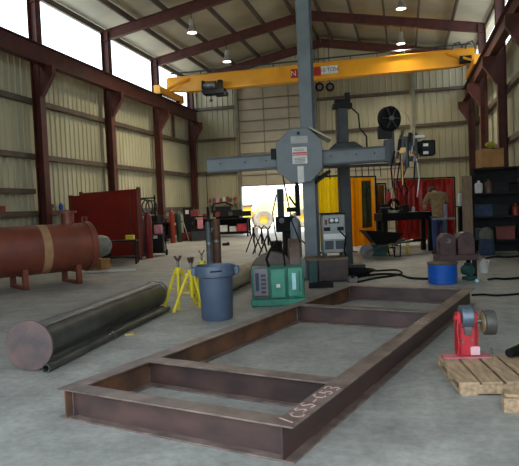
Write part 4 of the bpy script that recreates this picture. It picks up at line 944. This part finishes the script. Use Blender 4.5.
tl = thing('angle_grinder', 'black grinder with a yellow band at the right edge, on the back of the pallet', 'power tool', fl(520, 356, ZP)+Vector((0, 0, .052)), YAW+.6)
MB().tube([(-.16, 0, 0), (-.02, 0, 0), (.06, 0, .01), (.1, 0, .01)], [.035, .045, .05, .045], 14).build('body', black, tl)
MB().tube([(.02, 0, .005), (.05, 0, .008)], .052, 14).build('band', yellow, tl); MB().cyl((.12, 0, -.045), (.12, 0, .03), .04, n=14).build('head', blackm, tl); MB().cyl((.12, 0, -.05), (.12, 0, -.044), .065, n=20).build('disc', greyd, tl)
wk = thing('wood_block', 'short weathered timber block at the right edge in front of the pallet', 'timber', fl(516, 416), YAW-.3)
MB().box((.1, .12, .05), (.34, .16, .1)).build('lower_block', wood, wk, bevel=.004)
MB().box((.12, .13, .111), (.36, .12, .022)).build('top_slat', wood, wk, bevel=.003)

# ================================================================== RIGHT HAND SHELVING AND GEAR
rp = Vector((2.25, 16.3, 0))
rack = thing('steel_rack', 'tall dark steel storage rack crowded with gear by the right wall', 'rack', rp, -.08)
RW, RD = 1.1, .6
for x in (-RW/2, RW/2):
    for y in (-RD/2, RD/2): MB().box((x, y, 1.1), (.06, .06, 2.2)).build('upright', blackm, rack)
SHZ = (.35, .95, 1.55, 2.18)
for z in SHZ: MB().box((0, 0, z), (RW, RD, .04)).build('shelf_board', blackm, rack)
Mr = Matrix.Translation(rp) @ Matrix.Rotation(-.08, 4, 'Z')
def o3(x, z, y=-.1): return Mr @ Vector((x, y, z))
cx = thing('cardboard_box', 'tan cardboard box on top of the tall dark storage rack', 'box', o3(-.12, 2.2), YAW)
MB().box((0, 0, .24), (.56, .44, .46)).build('body', cardboard, cx, bevel=.01)
MB().bar((-.28, 0, .475), (-.02, .0, .51), .44, .008).build('flap', cardboard, cx); MB().bar((.28, 0, .475), (.0, 0, .5), .44, .008).build('flap', cardboard, cx)
rg_ = MB().ball((.0, 0, .05), .12, (1.1, .8, .6), 8).build('yellow_rag', mat('yellow green rag', (170, 170, 50), (140, 140, 40), 9., .9), loc=o3(-.1, 2.745)); tag(rg_, 'yellow green rag lying on the tan cardboard box', 'rag')
it = [(-.36, 0, 'dark grey box on the lowest shelf of the storage rack', 'tool_box', 'box', greyd, 1.3), (.2, 0, 'red brown box on the lowest shelf of the storage rack', 'tool_box', 'box', redpost, 1.5),
      (-.3, 1, 'grey blue box on the second shelf of the storage rack', 'parts_box', 'box', bluecloth, 1.4), (.1, 1, 'black box on the second shelf of the storage rack', 'parts_box', 'box', blackm, 1.3), (.46, 1, 'orange can on the second shelf of the storage rack', 'spray_can', 'can', orbot, 1.5),
      (-.4, 2, 'pale can on the third shelf of the storage rack', 'spray_can', 'can', white, 1.6), (-.16, 2, 'brown can on the third shelf of the storage rack', 'spray_can', 'can', brnbot, 1.7), (.12, 2, 'black box on the third shelf of the storage rack', 'parts_box', 'box', blackm, 1.2), (.4, 2, 'dark clamp on the third shelf of the storage rack', 'bar_clamp', 'clamp', blackm, 1.1)]
for x, s, lab, nm, k, m, sz in it: clutter(nm, lab, {'box': 'box', 'can': 'can', 'clamp': 'clamp'}[k], o3(x, SHZ[s]+.02), m, k, sz, -.08)
q = at(467.5, 214, 14.7); q.z = 0
bo_ = thing('tan_board', 'tall narrow tan board standing upright left of the storage rack', 'board', q, YAW)
MB().box((0, 0, 1.0), (.24, .05, 2.0)).build('plank', mat('dull tan board', (146, 122, 98), (124, 102, 82), 5., .8, stretch=(6, 6, 1)), bo_); MB().box((0, .06, .06), (.4, .3, .12)).build('foot', blackm, bo_)
pg_ = thing('pedestal_grinder', 'grey pedestal with a flat table top in front of the tan board', 'grinder', fl(463, 262)+CF*1.2, YAW); pg_.location.z = 0
MB().cyl((0, 0, 0), (0, 0, .95), .06, n=14).build('pedestal', greyd, pg_); MB().box((-.04, 0, .97), (.5, .3, .05)).build('table_top', greyp, pg_, bevel=.01); MB().cyl((.02, 0, .99), (.02, 0, 1.32), .055, n=14).build('column', greyp, pg_); MB().box((0, 0, .02), (.4, .4, .04)).build('base', greyd, pg_)
wj = thing('white_jug', 'white bottle standing on a dark post left of the tan board', 'jug', at(460.3, 206, 16.2), YAW)
MB().lathe([(0, 0), (.065, 0), (.07, .02), (.07, .25), (.04, .32), (.025, .36), (0, .36)], n=16).build('body', white, wj); MB().cyl((0, 0, .36), (0, 0, .39), .03, n=10).build('cap', bluep, wj)
o = thing('dark_stand', 'dark square post stand carrying the white bottle', 'stand', (wj.location.x, wj.location.y, 0), YAW); zz = wj.location.z
MB().box((0, 0, zz/2-.01), (.12, .12, zz-.04)).build('post', blackm, o); MB().box((0, 0, zz-.0125), (.3, .26, .025)).build('top_plate', blackm, o); MB().box((0, 0, .012), (.36, .36, .024)).build('base', blackm, o)
sk2 = thing('work_sack', 'blue and grey cloth sack standing on the floor at the foot of the storage rack', 'sack', fl(487, 255), YAW)
MB().lathe([(0, 0), (.17, 0), (.2, .06), (.19, .3), (.17, .42), (0, .42)], n=20).build('bag', bluecloth, sk2); MB().lathe([(.17, .42), (.18, .5), (.15, .62), (.06, .7), (0, .71)], n=20).build('hood', greycloth, sk2)
o = thing('brown_crate', 'dark brown crate on the floor at the right under the near wall column', 'crate', fl(501, 247.5), YAW-.1)
MB().box((0, .25, .4), (.62, .5, .78)).build('body', redpost, o, bevel=.015); MB().box((0, .25, .8), (.66, .54, .03)).build('lid', rust, o)
for x in (-.25, .25): MB().box((x, -.012, .4), (.06, .024, .74)).build('batten', rust_or, o)
o = thing('red_can', 'red fuel can standing on the dark brown crate at the right edge', 'can', (fl(501, 247.5)+CF*.25).to_2d().to_3d()+Vector((.06, 0, .815)), YAW); MB().box((0, 0, .16), (.26, .16, .32)).build('body', redbot, o, bevel=.03); MB().tube([(-.08, 0, .32), (-.06, 0, .38), (.06, 0, .38), (.08, 0, .32)], .014, 6).build('handle', redbot, o); MB().cyl((.09, 0, .31), (.13, 0, .37), .02, n=8).build('spout', blackm, o)
tl2 = thing('tool_cabinet', 'dark green grey tool cabinet beside the storage rack against the right wall', 'cabinet', (3.05, 21.03, 0), -PI/2)
MB().box((0, 0, .85), (.7, .5, 1.7)).build('body', mat('dark cabinet', (48, 52, 48), (38, 42, 38), 5.), tl2, bevel=.01)
for x in (-.17, .17): dd = MB().box((x, -.258, .9), (.32, .016, 1.5)).build('door', greyd, tl2); MB().box((x*.3, -.275, .9), (.02, .02, .14)).build('handle', steel, dd)
bottle('gas_bottle', 'black gas bottle standing just left of the storage rack near the tan board', 474.5, 250, 1.35, .11, blackm, steel, 'right hand gas bottles')
bottle('gas_bottle', 'dark rusty gas bottle standing at the right of the storage rack', 497, 251, 1.5, .11, rust, steel, 'right hand gas bottles')
MB().box((0, RD/2+.02, 1.1), (RW, .02, 2.15)).build('dark_fill_sheet', mat('black back sheet', (26, 26, 26), (18, 18, 18), 4., .8), rack)  # black sheet added behind the shelves to darken the right side
for y, h, lab, m in ((19.1, 1.95, 'nearest of the tall dark lockers along the right wall behind the storage rack', mat('dark brown locker', (52, 44, 38), (38, 32, 28), 4.)),
                     (20.1, 2.1, 'middle one of the tall dark lockers along the right wall', mat('charcoal locker', (40, 42, 44), (28, 30, 32), 4.)),
                     (23.2, 1.9, 'farthest of the tall dark lockers along the right wall, beyond the cabinet', mat('dark brown locker', (52, 44, 38)))):
    t = thing('steel_locker', lab, 'locker', (3.1, y, 0), -PI/2, 'lockers along the right wall')
    MB().box((0, 0, h/2), (.85, .55, h)).build('body', m, t, bevel=.01)
    for x in (-.21, .21): dd = MB().box((x, -.283, h/2), (.4, .016, h-.1)).build('door', m, t); MB().box((x*.2, -.3, h/2), (.02, .02, .14)).build('handle', steel, dd)
# bench along the left wall between the third column and the corner
lb_ = thing('work_bench', 'dark bench against the left wall behind the red and green gas bottles', 'workbench', (-11.1, 26.3, 0), PI/2)
MB().box((0, 0, .9), (3.4, .8, .06)).build('bench_top', blackm, lb_); MB().box((0, .05, .3), (3.3, .6, .04)).build('lower_shelf', blackm, lb_)
MB().box((0, .38, .62), (3.1, .02, 1.1)).build('dark_fill_sheet', blackm, lb_)  # added dark sheet, keeps the bright wall from showing behind the bench
for x in (-1.6, 1.6):
    for y in (-.34, .34): MB().box((x, y, .435), (.08, .08, .87)).build('leg', blackm, lb_)
for y, nm, k, m, sz, lab in ((26.3, 'tool_box', 'box', blackm, 1.5, 'black box on the near end of the left wall bench'), (26.9, 'bench_vise', 'vise', rust, 1.6, 'rusty vise on the left wall bench'), (27.4, 'parts_box', 'box', redpost, 1.2, 'red brown box on the left wall bench'), (28.1, 'spray_can', 'can', paper, 1.6, 'pale can on the left wall bench'), (28.5, 'tool_box', 'box', greyd, 1.7, 'grey box on the far end of the left wall bench')):
    clutter(nm, lab, {'box': 'box', 'vise': 'vise', 'can': 'can'}[k], (-11.0, y-1.3, .93), m, k, sz, PI/2)
for y, m, lab in ((26.6, greyd, 'dark grey box under the near half of the left wall bench'), (27.6, blackm, 'black box under the middle of the left wall bench'), (28.5, redpost, 'red brown box under the far half of the left wall bench')):
    clutter('tool_box', lab, 'box', (-11.05, y-1.3, .32), m, 'box', 1.9, PI/2)
